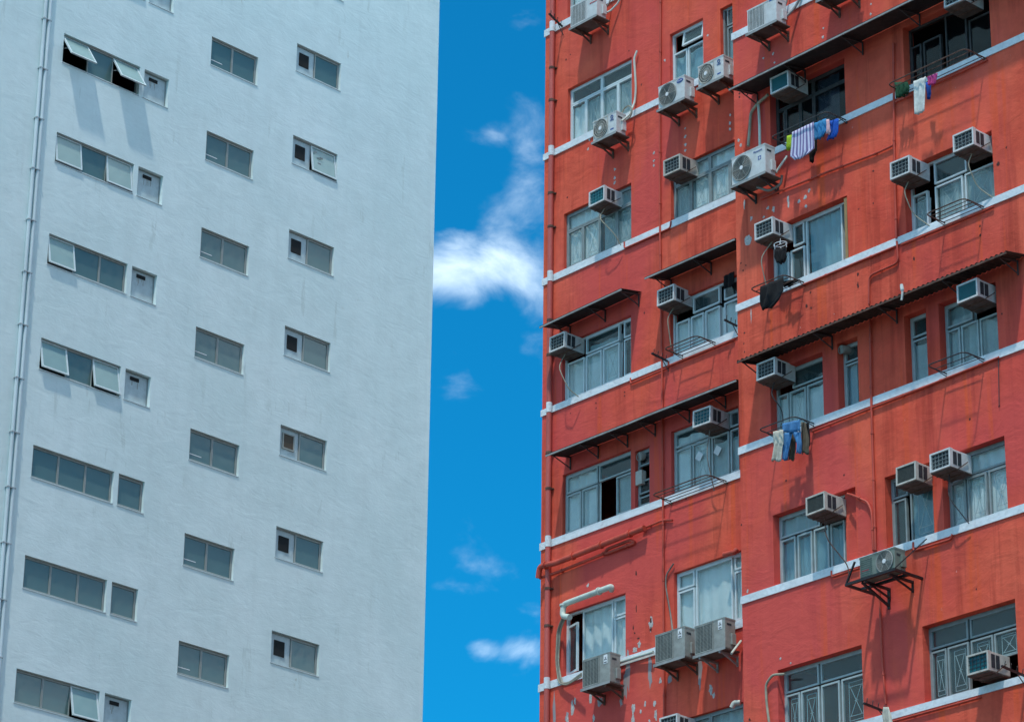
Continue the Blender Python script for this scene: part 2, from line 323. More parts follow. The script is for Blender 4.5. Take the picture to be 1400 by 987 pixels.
# ------------------------------------------------------------------ window builder: a frame with panes; all in the facade frame, origin at the lower left corner of the opening
CACHE = {}
def cached(key, fn):
    if key not in CACHE: CACHE[key] = fn()
    return CACHE[key]
def lay(tr_, tops, bots, skip=()):
    P = []; T = [0]+list(tops)+[1]; B = [0]+list(bots)+[1]
    for a, b in zip(B, B[1:]): P.append((a, b, 0, tr_))
    for a, b in zip(T, T[1:]): P.append((a, b, tr_, 1))
    return [p for i, p in enumerate(P) if i not in skip]
def curtain_mesh(wd, h, mt, n, seed):
    r = random.Random(seed); k = max(6, int(wd*26)); mb = MB(); ph = r.random()*6
    for i in range(k+1):
        x = wd*i/k; y = .022*math.sin(x*2*math.pi*n*.9 + ph + .6*math.sin(x*5+ph)) + .010*math.sin(x*23+ph*2)
        mb.v += [(x, y*1.4, 0), (x + .02*math.sin(x*9+ph), y, h)]
    for i in range(k): mb.f.append((2*i, 2*i+2, 2*i+3, 2*i+1))
    me = mb.mesh('curtain', mt); 
    for p in me.polygons: p.use_smooth = True
    return me
def window(root, off, rect, panes, fm='alu', gm='glass', rec=.10, fw=.045, sash=.035, curtains=(), grilles=(), sill=None, extra=None, angles={}, frost=None, name='window'):
    s0, s1, z0, z1 = rect; W, H = s1-s0, z1-z0; y0 = rec
    key = (round(W, 2), round(H, 2), tuple(panes), fm, rec, fw, sash, tuple(angles))
    def mk():
        mb = MB().frame(.002, W-.002, .002, H-.002, fw, y0, y0+.06)
        for i, (a, b, c, d) in enumerate(panes):
            if i in angles: continue
            x0, x1, q0, q1 = max(a*W+.004, fw+.002), min(b*W-.004, W-fw-.002), max(c*H+.004, fw+.002), min(d*H-.004, H-fw-.002)
            mb.frame(x0, x1, q0, q1, sash, y0-.012, y0+.035)
            mb.box(x1-sash*.6, x1+.001, y0-.004, y0+.05, q0, q1) if b < .97 else None
        return mb.mesh(name, M[fm])
    w_ = link(name, cached(('f',)+key, mk), root, (s0, -off, z0))
    for i, (a, b, c, d) in enumerate(panes):
        x0, x1, q0, q1 = max(a*W+.004, fw+.002)+sash-.004, min(b*W-.004, W-fw-.002)-sash+.004, max(c*H+.004, fw+.002)+sash-.004, min(d*H-.004, H-fw-.002)-sash+.004
        pw, phh = x1-x0, q1-q0; g_ = frost.get(i, gm) if frost else gm
        me = cached(('p', round(pw, 2), round(phh, 2), g_), lambda: MB().box(0, pw, 0, .006, -phh, 0).mesh('pane', M[g_]))
        p = link('pane', me, w_, (x0, y0+.01, q1))
        if i in angles:
            p.rotation_euler = (-angles[i], 0, 0) if not isinstance(angles[i], tuple) else (0, 0, angles[i][0])
            sm = cached(('s', round(pw, 2), round(phh, 2)), lambda: MB().frame(-.035, pw+.035, -phh-.035, .035, .045, -.018, .022).mesh('sash', M['alu_white']))
            q = link('sash', sm, w_, (x0, y0+.01, q1)); q.rotation_euler = p.rotation_euler
            if not isinstance(angles[i], tuple):
                t_ = angles[i]
                st = MB()
                for xx in (.02, pw-.02):
                    st.bar((xx, .0, -phh*.45), (xx, -math.sin(t_)*phh*.7, -math.cos(t_)*phh*.7), .012)
                obj('stay_arm', st, M['clip'], w_, loc=(x0, y0+.02, q1))
        if i in grilles:
            def mg():
                mb = MB(); t_ = .008; x0_, x1_ = pw*.20, pw*.80; za, zb = -phh*.93, -phh*.07; cx = pw/2
                L = [((x0_, za), (x0_, zb)), ((x1_, za), (x1_, zb)), ((x0_, za), (x1_, za)), ((x0_, zb), (x1_, zb)), ((x0_, zb-.10*phh), (x1_, zb-.10*phh)), ((x0_, za+.10*phh), (x1_, za+.10*phh)),
                     ((x0_+.03, zb-.1*phh), (cx, -phh*.5)), ((x1_-.03, zb-.1*phh), (cx, -phh*.5)), ((x0_+.03, za+.1*phh), (cx, -phh*.5)), ((x1_-.03, za+.1*phh), (cx, -phh*.5)), ((cx-.04, -phh*.5), (cx+.04, -phh*.5))]
                for p1, p2 in L: mb.bar((p1[0], .035, p1[1]), (p2[0], .035, p2[1]), t_)
                return mb.mesh('security_grille', M['grille_bar'])
            link('security_grille', cached(('g', round(pw, 2), round(phh, 2)), mg), w_, (x0, y0, q1))
    for ci, (a, b, c, d, cmn, n) in enumerate(curtains):
        cw, ch = (b-a)*W, (d-c)*H
        link('curtain', curtain_mesh(cw, ch, M[cmn], n, int(s0*100)+ci), w_, (a*W, y0+.085, c*H))
    if sill: 
        link('sill', cached(('sill', round(W, 2)), lambda: MB().box(-.015, W+.015, -.018, .06, -.026, -.002).mesh('sill', M['alu_white'])), w_, (0, 0, 0.0))
    return w_
# ------------------------------------------------------------------ WHITE BUILDING
WZ = 44.99865 + EYE
SE = 60.3887
wb = tag(link('tower_block', None, None, WH.P(0, 0, 0), WH.ang), 'tall pale blue white tower block with four columns of small recessed windows', 'building')
cols = {'triple': (46.270, 48.942, 0, .879), 'single': (49.100, 49.980, .005, .879), 'double': (51.433, 53.194, 1.967, .905), 'vent': (54.651, 56.399, 3.026, .900)}
# the column offsets of rows: rows run from the top of the picture down
rows = {'triple': range(-3, 13), 'single': range(-3, 13), 'double': range(-3, 13), 'vent': range(-3, 13)}
holes = []
def wrect(c, r):
    a, b, dz, h = cols[c]; z = WZ + dz - 3*r; return (a, b, z-h, z)
for c in cols:
    for r in rows[c]: holes.append(wrect(c, r))
wall_mesh('facade_wall', M['white_wall'], 4, SE, 0, 62, 0, holes, wb, .20)
sb = MB(); D = 16
sb.quad((SE, 0, 0), (SE, D, 0), (SE, D, 62), (SE, 0, 62)); sb.quad((4, 0, 0), (4, 0, 62), (4, D, 62), (4, D, 0)); sb.quad((4, D, 0), (SE, D, 0), (SE, D, 62), (4, D, 62))
obj('side_wall', sb, M['white_wall'], wb)
obj('roof', MB().box(3.9, SE+.1, -.1, D+.1, 62.01, 62.9), M['slab'], wb)
AN = {0: {2: R(9)}, 1: {0: R(34), 2: R(33)}, 2: {0: R(9), 2: R(8)}, 3: {0: R(11)}, 4: {0: R(13), 2: R(12)}, 7: {2: R(13)}}
for r in rows['triple']:
    a = AN.get(r, {}); fr = {k: 'frost_pale' for k in a}
    window(wb, 0, wrect('triple', r), [(0, .333, 0, 1), (.333, .667, 0, 1), (.667, 1, 0, 1)], 'alu_grey', 'frost', .08, .035, .025, sill=True, angles=a, frost=fr)
for r in rows['single']:
    if r in (5, 6, 8, 9, 11, -2): window(wb, 0, wrect('single', r), [(0, 1, 0, 1)], 'alu_grey', 'frost', .08, .04, .03, sill=True); continue
    a, b, z0, z1 = wrect('single', r); W, H = b-a, z1-z0
    w_ = obj('window', MB().frame(.002, W-.002, .002, H-.002, .035, .11, .17), M['alu_dark'], wb, loc=(a, 0, z0)); w_['label'] = 'window closed with a grey painted board and a small dark vent slot'
    obj('board', MB().box(.03, W-.03, .125, .145, .03, H-.03), M['panel'], w_)
    obj('vent_slot', MB().box(.26, .56, .105, .122, H-.22, H-.12), M['black'], w_)
    dr = MB(); rr = random.Random(r)
    for k in range(6): x = rr.uniform(.28, .54); dr.box(x, x+rr.uniform(.008, .02), .1215+k*.0003, .124, H-.24-rr.uniform(.06, .22), H-.24)
    obj('drip_stain', dr, M['ac_grey'], w_); link('sill', CACHE[('sill', round(W, 2))] if ('sill', round(W, 2)) in CACHE else MB().box(-.015, W+.015, -.018, .06, -.026, -.002).mesh('sill', M['alu_white']), w_)
for r in rows['double']:
    w_ = window(wb, 0, wrect('double', r), [(0, .48, 0, 1), (.48, 1, 0, 1)], 'alu_grey', 'frost', .08, .04, .028, sill=True)
    link('guard_bar', cached('tube', lambda: MB().bar((.07, .098, .22), (.50, .098, .22), .028, .022).mesh('guard_bar', M['sticker'])), w_)  # short white guard bar behind the left pane, not a lamp
for r in rows['vent']:
    a, b, z0, z1 = wrect('vent', r); W, H = b-a, z1-z0
    w_ = window(wb, 0, (a, b, z0, z1), [(.44, 1, 0, 1)], 'alu_grey', 'frost', .08, .04, .03, sill=True, angles={0: R(9)} if r == 2 else {}, frost={0: 'frost_pale'} if r == 2 else None)
    w_['label'] = 'window with a white vent board beside one pane'
    link('vent_board', cached('vb', lambda: MB().box(.04, .76, .105, .125, .04, H-.04).mesh('vent_board', M['panel'])), w_)
    vm = 'brown_hole' if r == 5 else 'black'
    vr = MB().box(.18, .56, .085, .104, .27, .70, .012)
    if r == 5:
        obj('vent_frame', MB().frame(.16, .60, .26, .74, .04, .07, .104), M['ac_grey'], w_)
    obj('vent_opening', vr, M[vm], w_)
    if r == 2:
        rr = random.Random(3)
        for k in range(5):
            x = .82+rr.random()*.7; z = .2+rr.random()*.55; 
            obj('sticker', MB().box(x, x+.12, -.01, -.004, z, z+.05), M['grid'], w_, loc=(0, .02, 0))
# twin rain pipe on the white wall
tz0, tz1 = .2, 61
s_, _ = WH.px(33, 400)
pr = thing('rain_pipe', 'pair of thin pale pipes clipped to the left side of the white tower block', 'pipe', WH, s_, 0)
pm = MB(); 
for dx in (-.075, .075):
    obj('pipe', MB().tube([(dx, -.07, tz0), (dx, -.07, tz1)], .05, 10, 0), M['pipe_wall'], pr, smooth=True)
z = 3.2
while z < 60: obj('pipe_clip', MB().box(-.135, .135, -.124, 0, z, z+.03), M['clip'], pr); z += 1.5
# ------------------------------------------------------------------ RED BUILDING
rb = tag(link('apartment_block', None, None, RL.P(0, 0, 0), RL.ang), 'weathered red apartment block with white bands, awnings and many air conditioners', 'building')
S0 = -46.92; SJ = -40.27; S1 = -22; ZT = 47
def bandz(f, pts):
    t = [f.px(x, yt)[1] for x, yt, yb in pts]; b = [f.px(x, yb)[1] for x, yt, yb in pts]; return sum(b)/len(b), sum(t)/len(t)
bl = [bandz(RL, p) for p in (((747.2, 41.5, 50.7),), ((745.8, 209.4, 218.4), (897.8, 137.8, 146)), ((744.2, 382, 391), (902.2, 309.5, 319.3)), ((743.5, 561.5, 570.3), (862.6, 510.1, 519)), ((740.4, 743, 752.5), (905, 682, 692.5)), ((738.3, 935.5, 946), (891.6, 886.4, 896.6)))]
bl.append((bl[-1][0]-3, bl[-1][1]-3))
br_ = [bandz(RR, p) for p in (((1005.2, 45, 54.5),), ((1190, 142.6, 151), (1399.7, 46, 56.8)), ((1007.3, 416.8, 426.8), (1199.6, 337.5, 347.5), (1400, 253.4, 263)), ((1010.3, 612.3, 623.2), (1200, 540.5, 551.5), (1400, 466.8, 477)), ((1014.6, 814.8, 826), (1400, 689.9, 700.4)), ((1221.5, 970.9, 981.5), (1400, 924.9, 934.6)))]
print('bands L', [tuple(round(q, 2) for q in b) for b in bl]); print('bands R', [tuple(round(q, 2) for q in b) for b in br_])
def rect(f, TL, TR, BL, BR):
    P = [f.px(*p) for p in (TL, TR, BL, BR)]
    r = [(P[0][0]+P[2][0])/2, (P[1][0]+P[3][0])/2, (P[2][1]+P[3][1])/2, (P[0][1]+P[1][1])/2]
    for (b0, b1) in (bl if f is RL else br_):
        if abs(r[2]-b1) < .22: r[2] = b1+.002
    return tuple(r)
HG = 99
G4 = lay(.68, [.5], [.25, .5, .75])
C = lambda m='curtain', n=4: [(.02, .98, .02, .98, m, n)]
wins = [
 # facade, TL, TR, BL, BR, panes, kwargs
 (RL, (775.6, -50), (863.7, -90), (776.6, 32), (863.7, -6), G4, dict(fm='alu', curtains=C())),
 (RL, (775.6, 121.6), (863.7, 79), (776.6, 196), (863.7, 153), lay(.70, [.5], [.25, .5, .75]), dict(fm='alu_white', curtains=[(.02, .22, .02, .66, 'curtain', 5), (.26, .98, .02, .66, 'curtain_grey', 3)], grilles=(1, 2, 3))),
 (RL, (770.5, 292.3), (863.1, 250.8), (770.9, 370), (863, 329), lay(.68, [.5, .76], [.25, .5, .75]), dict(fm='alu_dark', curtains=[(.02, .46, .02, .98, 'curtain', 5), (.55, .98, .02, .98, 'curtain_grey', 4)], grilles=(0, 1, 2, 3))),
 (RL, (767.7, 470), (862.6, 431.8), (769.4, 551), (862.6, 510), [(.04, .29, 0, .66), (.31, .54, 0, .66), (.56, .80, 0, .66), (.31, .80, .68, 1), (.86, 1, 0, .66), (.86, 1, .68, 1)], dict(fm='alu_white', curtains=[(.02, .80, .02, .66, 'curtain', 2.5), (.34, .8, .66, .82, 'curtain_grey', 2)], grilles=(2,))),
 (RL, (767.7, 649.4), (862.6, 614.2), (770.4, 731), (862.6, 697), [(0, .235, 0, .66), (.25, .48, 0, .66), (.75, 1, 0, .66), (0, .48, .68, 1), (.5, 1, .68, 1)], dict(fm='alu', curtains=[(.02, .47, .02, .98, 'curtain', 3), (.76, .98, .02, .66, 'curtain_grey', 4)])),
 (RL, (867.7, 616.3), (888, 610), (868.8, 683.6), (888, 676.3), [(.1, 1, 0, .20), (.1, 1, .24, .48), (.1, 1, .72, 1)], dict(fm='alu_dark', gm='dark_glass')),
 (RL, (771, 838), (855.3, 810.8), (769.4, 925), (855.3, 895.5), [(0, .24, 0, .8), (.27, .76, 0, 1), (.78, 1, 0, .68), (.78, 1, .7, 1)], dict(fm='alu_white', curtains=[(.28, 1, .02, .98, 'curtain', 4)], angles={0: (R(-14),)})),
 # second column of the left part
 (RL, (915.4, 47.6), (961.4, 24.3), (916.5, 128), (961.4, 108), [(0, .45, 0, .66), (.47, 1, 0, .66), (.34, 1, .70, 1)], dict(fm='alu_white', curtains=[(.05, .98, .02, .6, 'curtain_blue', 3)], angles={2: R(9)}, gm='glass')),
 (RL, (985, 12), (1004.5, 3), (985, 98), (1004.5, 89), [(.3, 1, 0, .66), (.3, 1, .68, 1)], dict(fm='alu_dark', gm='glass', curtains=[(.3, .98, .02, .6, 'curtain_blue', 2)])),
 (RL, (917, 231), (1009, 189), (917.4, 305), (1009, 264.5), lay(.66, [.55], [.26, .55, .84]), dict(fm='alu_dark', curtains=[(.02, .30, .02, .62, 'curtain_grey', 4), (.30, .9, .02, .98, 'curtain', 5)], grilles=(0, 1, 2))),
 (RL, (915.4, 417), (1009, 372), (917.4, 495), (1009, 451), [(.05, .25, 0, .62), (.27, .46, 0, .62), (.48, .70, 0, .62), (.30, .70, .66, 1), (.76, 1, 0, .62), (.76, 1, .66, 1)], dict(fm='alu_white', curtains=[(.02, .72, .02, .60, 'curtain', 2), (.76, .98, .02, .6, 'curtain', 3)])),
 (RL, (917.4, 588.3), (1010, 556), (918, 676), (1010, 643), [(0, .26, 0, .70), (.28, .54, 0, .70), (.56, .82, 0, .70), (.84, 1, 0, .70), (0, .54, .73, 1), (.84, 1, .73, 1)], dict(fm='alu', curtains=[(.02, .55, .02, .9, 'curtain', 3), (.56, .98, .02, .6, 'curtain_grey', 4)], grilles=(1,))),
 (RL, (921.6, 782.5), (1014, 752), (921.6, 873), (1014, 843), [(0, .27, 0, .72), (0, .27, .74, 1), (.29, .83, 0, 1), (.86, 1, 0, .74), (.86, 1, .76, 1)], dict(fm='alu_white', curtains=[(.02, .98, .02, .98, 'curtain', 4)])),
 (RL, (920, 987), (1017, 958), (921, 1080), (1017, 1050), G4, dict(fm='alu_dark', curtains=C('curtain_grey'))),
 (RL, (771, 1020), (856, 993), (769.4, 1110), (855.3, 1080), G4, dict(fm='alu')),
 # right part
 (RR, (1053, 127), (1154.1, 80.5), (1053, 206.5), (1156.4, 159.5), lay(.70, [.42, .6], [.22, .42, .6]), dict(fm='steel', gm='dark_glass', curtains=[(.62, .9, .05, .95, 'c_grey', 4)])),
 (RR, (1232.6, 39.5), (1353.4, -18), (1238.6, 121.5), (1353.4, 67.5), [(.02, .22, 0, .7), (.24, .45, 0, .7), (.5, .75, 0, 1), (.77, 1, 0, .7)], dict(fm='steel', gm='dark_glass')),
 (RR, (1049.2, 316), (1158.6, 265.5), (1049.5, 400), (1159.5, 354), [(.06, .28, 0, .58), (.30, .48, 0, .58), (.34, .48, .62, 1), (.50, .95, 0, 1)], dict(fm='alu_white', curtains=[(.52, .95, .02, .98, 'curtain_blue', 6), (.06, .3, .02, .55, 'curtain_blue', 3)])),
 (RR, (1235.7, 231), (1356.6, 177.2), (1239, 320), (1359.1, 271.5), [(.04, .27, 0, .60), (.35, .67, 0, .60), (.35, .72, .63, 1), (.69, .98, 0, .60)], dict(fm='alu_white', curtains=[(.36, .98, .02, .6, 'curtain_grey', 4), (.05, .27, .02, .5, 'curtain_grey', 3)], grilles=(0, 1, 3))),
 (RR, (1052.8, 509), (1124.8, 480.5), (1054, 597), (1125.8, 568), [(.05, .36, 0, .64), (.38, .69, 0, .64), (.71, 1, 0, .64), (.44, 1, .67, 1)], dict(fm='alu', curtains=[(.05, .98, .02, .6, 'curtain', 4)], grilles=(1,))),
 (RR, (1144, 470.4), (1172.4, 459.3), (1147, 560.6), (1174.5, 549), [(.10, 1, 0, .70), (.10, 1, .72, 1)], dict(fm='alu', gm='glass', curtains=[(.1, .9, .02, .68, 'curtain_blue', 2)])),
 (RR, (1235, 431.7), (1266, 422), (1240, 526.3), (1268.7, 515.6), [(.10, 1, 0, .66), (.10, 1, .69, 1)], dict(fm='alu', curtains=[(.12, .98, .02, .6, 'curtain_grey', 2)])),
 (RR, (1282.6, 415.7), (1361.3, 384.9), (1286.8, 511), (1365.5, 481.7), [(.04, .37, 0, .62), (.39, .69, 0, .62), (.71, 1, 0, .62), (.04, .60, .65, 1)], dict(fm='alu', curtains=[(.05, .98, .02, .6, 'curtain_grey', 5), (.05, .6, .6, .95, 'curtain_grey', 2)])),
 (RR, (1056.5, 703.9), (1169.5, 665.6), (1058.4, 801.7), (1172.3, 765.1), [(.08, .28, 0, .66), (.30, .48, 0, .66), (.50, .68, 0, .66), (.70, .87, 0, .66), (.08, .58, .68, .98)], dict(fm='alu', curtains=[(.08, .87, .02, .62, 'curtain_blue', 6), (.1, .5, .7, .95, 'curtain_grey', 3)])),
 (RR, (1209, 652.8), (1273, 630.5), (1213, 753), (1278.2, 731), [(.16, .46, 0, .68), (.16, .5, .7, 1), (.54, 1, 0, 1)], dict(fm='alu_dark', curtains=[(.55, .98, .02, .98, 'curtain_blue', 4)], grilles=(2,))),
 (RR, (1288, 625), (1373, 595.4), (1290, 727), (1378.1, 697), [(.05, .38, 0, .66), (.40, .71, 0, .66), (.74, 1, 0, .66), (.44, 1, .68, 1)], dict(fm='alu_dark', curtains=[(.06, .98, .02, .98, 'curtain', 5)], grilles=(0, 1, 2))),
 (RR, (1062, 915.6), (1177.3, 881.5), (1066, 1018), (1181.8, 985), [(.05, .27, 0, .67), (.28, .50, 0, .67), (.52, .74, 0, .67), (.76, 1, 0, .67), (.05, .50, .69, 1), (.52, 1, .69, 1)], dict(fm='alu', grilles=(0, 1, 3))),
 (RR, (1260.3, 855.5), (1387.2, 818.8), (1265, 961), (1393.5, 926), [(.02, .26, 0, .68), (.27, .50, 0, .68), (.52, .76, .2, .68), (.77, 1, .34, .68), (.02, .50, .70, 1), (.52, 1, .70, 1)], dict(fm='alu_dark', grilles=(0, 1, 2, 3))),
]
rects = []
for wd in wins:
    f = wd[0]; rc = rect(*wd[:5]); rects.append(rc)
# the storeys and bays that go on outside the picture: same bands, plain windows
extra = []
def more(lst, up, down):
    b0, b1 = lst[0]; c0, c1 = lst[-1]
    return [(b0+3*k, b1+3*k) for k in range(1, up+1)], [(c0-3*k, c1-3*k) for k in range(1, down+1)]
for f, lst, colsx in ((RL, bl, ((-46.05, -43.95), (-42.75, -40.45))), (RR, br_, ((-38.9, -36.9), (-35.3, -33.1)))):
    upb, dnb = more(lst, 3, 6 if f is RR else 5)
    for b0, b1 in upb + dnb:
        if not 3 < b1 < ZT-2.2: continue
        for (a, b) in colsx:
            if all(not (a < r[1]+.1 and b > r[0]-.1 and b1 < r[3]+.1 and b1+1.4 > r[2]-.1) for r in rects): extra.append((f, (a, b, b1+.002, b1+1.37)))
        if f is RR: extra += [(RR, (x, x+2.1, b1+.002, b1+1.37)) for x in (-30.6, -27.6, -24.9)]
    if f is RR:
        for b0, b1 in lst: extra += [(RR, (x, x+2.1, b1+.002, b1+1.37)) for x in (-30.6, -27.6, -24.9)]
    lst += upb + dnb
for f, r_ in extra:
    rects.append(r_); wins.append((f, (0, 0), (100, 0), (0, 0), (0, 0), G4, dict(fm='alu_dark', curtains=[(.02, .98, .02, .64, random.choice(['curtain', 'curtain_grey', 'curtain_blue']), 4)] if random.random() < .75 else [])))
hl = [rects[i] for i in range(len(wins)) if wins[i][0] is RL]; hr = [rects[i] for i in range(len(wins)) if wins[i][0] is RR]
hl = [(a, min(b, SJ-.02), c, d) for a, b, c, d in hl]
wall_mesh('facade_wall', M['red_wall'], S0, SJ+.001, 0, ZT, 0, hl, rb, .22)
wall_mesh('front_bay_wall', M['red_wall'], SJ, S1, 0, ZT, .85, hr, rb, .30)
sb = MB(); sb.quad((SJ, -.85, 0), (SJ, -.85, ZT), (SJ, 3, ZT), (SJ, 3, 0)); obj('bay_side_wall', sb, M['red_wall'], rb)
sb = MB(); D = 14
sb.quad((S0, 0, 0), (S0, 0, ZT), (S0, D, ZT), (S0, D, 0)); sb.quad((S1, -.85, 0), (S1, D, 0), (S1, D, ZT), (S1, -.85, ZT)); sb.quad((S0, D, 0), (S0, D, ZT), (S1, D, ZT), (S1, D, 0))
obj('side_wall', sb, M['red_wall'], rb)
obj('roof', MB().box(S0-.1, S1+.1, -.95, D+.1, ZT+.01, ZT+.9), M['slab'], rb)
# floors between storeys, seen only through gaps in the curtains
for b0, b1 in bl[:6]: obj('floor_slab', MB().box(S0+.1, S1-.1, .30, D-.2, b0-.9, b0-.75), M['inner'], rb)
for (a, b, c, d), wd in zip(rects, wins):
    off = wd[0].off
    if wd[0] is RL: b = min(b, SJ-.02)
    pn = wd[5]; kw = dict(wd[6])
    if wd[0] is RR:
        sh = .18*50/max(abs(wd[2][0]-wd[1][0]), 1)
        fx = lambda v: 0 if v-sh < .03 else (1 if v >= .97 else round(v-sh, 3))
        pn = [(fx(p), fx(q), u, v) for p, q, u, v in pn]; kw['curtains'] = [(fx(p), fx(q), u, v, m_, n_) for p, q, u, v, m_, n_ in kw.get('curtains', ())]; kw['rec'] = .17
    else: kw['rec'] = .085
    window(rb, off, (a, b, c, d), pn, **kw)
    if wd[1] == (1056.5, 703.9): obj('recess_wall', MB().box(b-(b-a)*.19, b+.001, -off+.15, -off+.24, c, d), M['red_wall'], rb)
for b0, b1 in bl: obj('white_band', MB().box(S0-.025, SJ-.002, -.025, 0, b0, b1), M['band'], rb)
for b0, b1 in br_: obj('white_band', MB().box(SJ-.025, S1, -.875, -.85, b0, b1), M['band'], rb)
# wooden post at the curtained window, and round duct ends in the two narrow windows
def duct(f, x, y, r, m):
    s, z = f.px(x, y, -.1); o = obj('exhaust_duct', MB().tube([(s-.02, -f.off+.03, z-.01), (s+.01, -f.off+.10, z), (s+.02, -f.off+.26, z+.01)], r, 16, 2).ring((s-.02, -f.off+.03, z-.01), r, .008), M[m], rb, smooth=True)
duct(RL, 879, 624, .09, 'ac_grey'); duct(RR, 1155, 478, .08, 'ac_grey')
a, b, c, d = rect(RR, (1154.5, 270), (1158.6, 268), (1154.8, 356), (1159.3, 354)); obj('wooden_post', MB().box(a, b-.012, -.845, -.70, c+.01, d-.02), M['wood'], rb)
s, z = RL.px(870, 650, -.1); obj('duct_box', MB().box(s+.03, s+.25, .01, .14, z-.26, z+.04, .01), M['ac_beige'], rb)
# hardened paint chips, bare plaster patches and holes
def patches(f, pts, m, name, seed):
    r = random.Random(seed); mb = MB()
    for k, p in enumerate(pts):
        x, y, rad = p[:3]; asp = p[3] if len(p) > 3 else 1.3
        s, z = f.px(x, y); q = rad/64; n = 11; o = f.off + .004 + .0004*(k % 7); i0 = len(mb.v); mb.v.append((s, -o, z))
        ph = r.random()*6
        for j in range(n):
            t = 2*math.pi*j/n; rr = q*(.55+.7*r.random()); mb.v.append((s+math.cos(t)*rr*1.2, -o+.002, z+math.sin(t)*rr*asp))
        for j in range(n): mb.f.append((i0, i0+1+j, i0+1+(j+1) % n))
    o = obj(name, mb, M[m], rb); o['kind'] = 'stuff'; return o
LP = [(967.5, 49, 1.6), (909, 83, 1.7), (998.5, 157.6, 1.9), (998, 168.6, 1.9), (998.2, 177.3, 1.9), (937, 176, 1.3), (937, 187, 1.9), (937, 198, 1.9), (937, 206, 1.9), (894, 209, 1.8), (894, 220, 1.9), (894, 226.7, 1.9), (840.5, 232, 2), (840.5, 243.7, 2), (840.5, 250.2, 2), (804, 800, 2), (806, 190, 2.4), (804, 204, 1.6), (874, 880, 2.5, 2), (868, 889, 4, 1), (878, 893, 3, 1.4), (890, 853, 4.2, 2.3), (972, 941, 3, 2.4), (976, 950, 2.4, 2), (866, 968, 2.4, 3.4), (866, 984, 3, 3), (895, 962, 2.2, 2.6), (897, 977, 2.6, 3), (882, 962, 1.8, 2), (808, 955, 2.6, 3), (783, 968, 3, 3.4), (786, 958, 2.2, 2.5), (812, 981, 2, 3), (776, 985, 2.4, 3), (876, 972, 1.4, 2), (888, 985, 1.6, 2), (903, 930, 2, 2)]
RP = [(1010, 192, 2), (1012.7, 199.5, 2), (1106, 260.5, 2.2), (1101, 270, 2.2), (1092.6, 275.3, 2), (1102, 282, 2), (1050, 284.5, 2), (1057.5, 286, 2.4, 2), (1044, 297, 1.7), (1027.3, 299, 2, 2), (1023, 327, 5, 1.6), (1126, 39, 1.4), (1125, 51.5, 2.2, 1.4), (1057, 74, 1.6), (1059, 86, 1.7), (1044, 80, 1.4), (1191, 6, 1.3), (1190.5, 20, 1.7), (1188, 351, 1.7), (1078, 276, 2, 4), (1018, 279, 1.2, 6), (1027, 432, 1, 9), (1022, 808, 1.7), (1067, 900, 1.4), (1081, 906, 1.2)]
patches(RL, LP, 'plaster', 'bare_plaster_patches', 1); patches(RR, RP, 'plaster', 'bare_plaster_patches', 2)
patches(RL, [(858, 915, 4.6, 6), (855, 938, 3.5, 5), (889, 918, 3, 7), (758, 972, 3, 8), (957, 913, 3.4, 4), (957, 930, 2, 6), (820, 958, 4, 1.6), (849, 959, 2.6, 2.4), (916, 928, 3.4, 1.6), (775, 981, 3, 3)], 'scrape', 'grey_scrapes', 3)
rr = random.Random(5)
patches(RL, [(776, 270, 1.3), (860, 70, 1), (877, 116, 1.2), (881, 428, 1.2), (854, 536, 1), (854, 541, 1), (815, 551, 1), (815, 558, 1), (780, 565, 1), (870, 783, 1.6, 2), (868, 865, 1.3), (873, 872, 2, .6), (890, 848, 1.6, 2), (890, 860, 1.6, 2), (866, 858, 1, 4), (870, 832, .8, 6), (780, 75, 1), (774, 82, 1.3), (938, 682, 1)], 'dark_spot', 'dark_holes', 4)
patches(RR, [(1011, 128, 1.4), (1011, 133, 1.2), (1022, 129, 1.5), (1013, 360, 1), (1016, 370, 1.2), (1020, 363, 1), (1365, 224, 2, 1.3), (1376, 202, 1.2), (1194, 234, 1.2), (1340, 309, 1.2), (1340, 322, 1.4), (1173, 375, 1.3, 2), (1173, 390, 1.5, 3), (1103, 418, 1.4, 2), (1108, 400, 1.2), (1109, 421, 1.4), (1250, 354, 1.4, 2), (1174, 286, 1), (1194, 278, 1), (1370, 429, 1), (1366, 555, 1.2), (1326, 573, 1.3), (1075, 657, 1.3), (1154, 649, 1), (1014, 717, 1.2), (1025, 983, 1.8), (1335, 805, 1), (1018, 455, 1), (1017, 470, 1), (1018, 481, 1)], 'dark_spot', 'dark_holes', 6)
# ------------------------------------------------------------------ logos and lettering
def text_mesh(txt, size, m):
    cu = bpy.data.curves.new('t', 'FONT'); cu.body = txt; cu.size = size; cu.extrude = .002; cu.align_x = 'CENTER'; cu.align_y = 'CENTER'
    o = bpy.data.objects.new('t', cu); sc.collection.objects.link(o); dg = bpy.context.evaluated_depsgraph_get(); dg.update()
    me = bpy.data.meshes.new_from_object(o.evaluated_get(dg)); bpy.data.objects.remove(o); bpy.data.curves.remove(cu)
    me.transform(Matrix.Rotation(math.pi/2, 4, 'X')); me.materials.clear(); me.materials.append(m); return me
def logo_text(txt, size, m, parent, loc): 
    return link('lettering', cached(('txt', txt, size, m), lambda: text_mesh(txt, size, M[m])), parent, loc)
def diamonds(parent, x, y, z, r, m):
    mb = MB()
    for a in (90, 210, 330):
        d = Vector((math.cos(R(a)), 0, math.sin(R(a)))); p = Vector((d.z, 0, -d.x)); c = Vector((x, y, z))
        P = [c + d*.05*r, c + d*r*.5 + p*r*.29, c + d*r, c + d*r*.5 - p*r*.29]
        mb.quad(*P); mb.quad(*[q + Vector((0, .003, 0)) for q in P])
    obj('emblem', mb, M[m], parent)
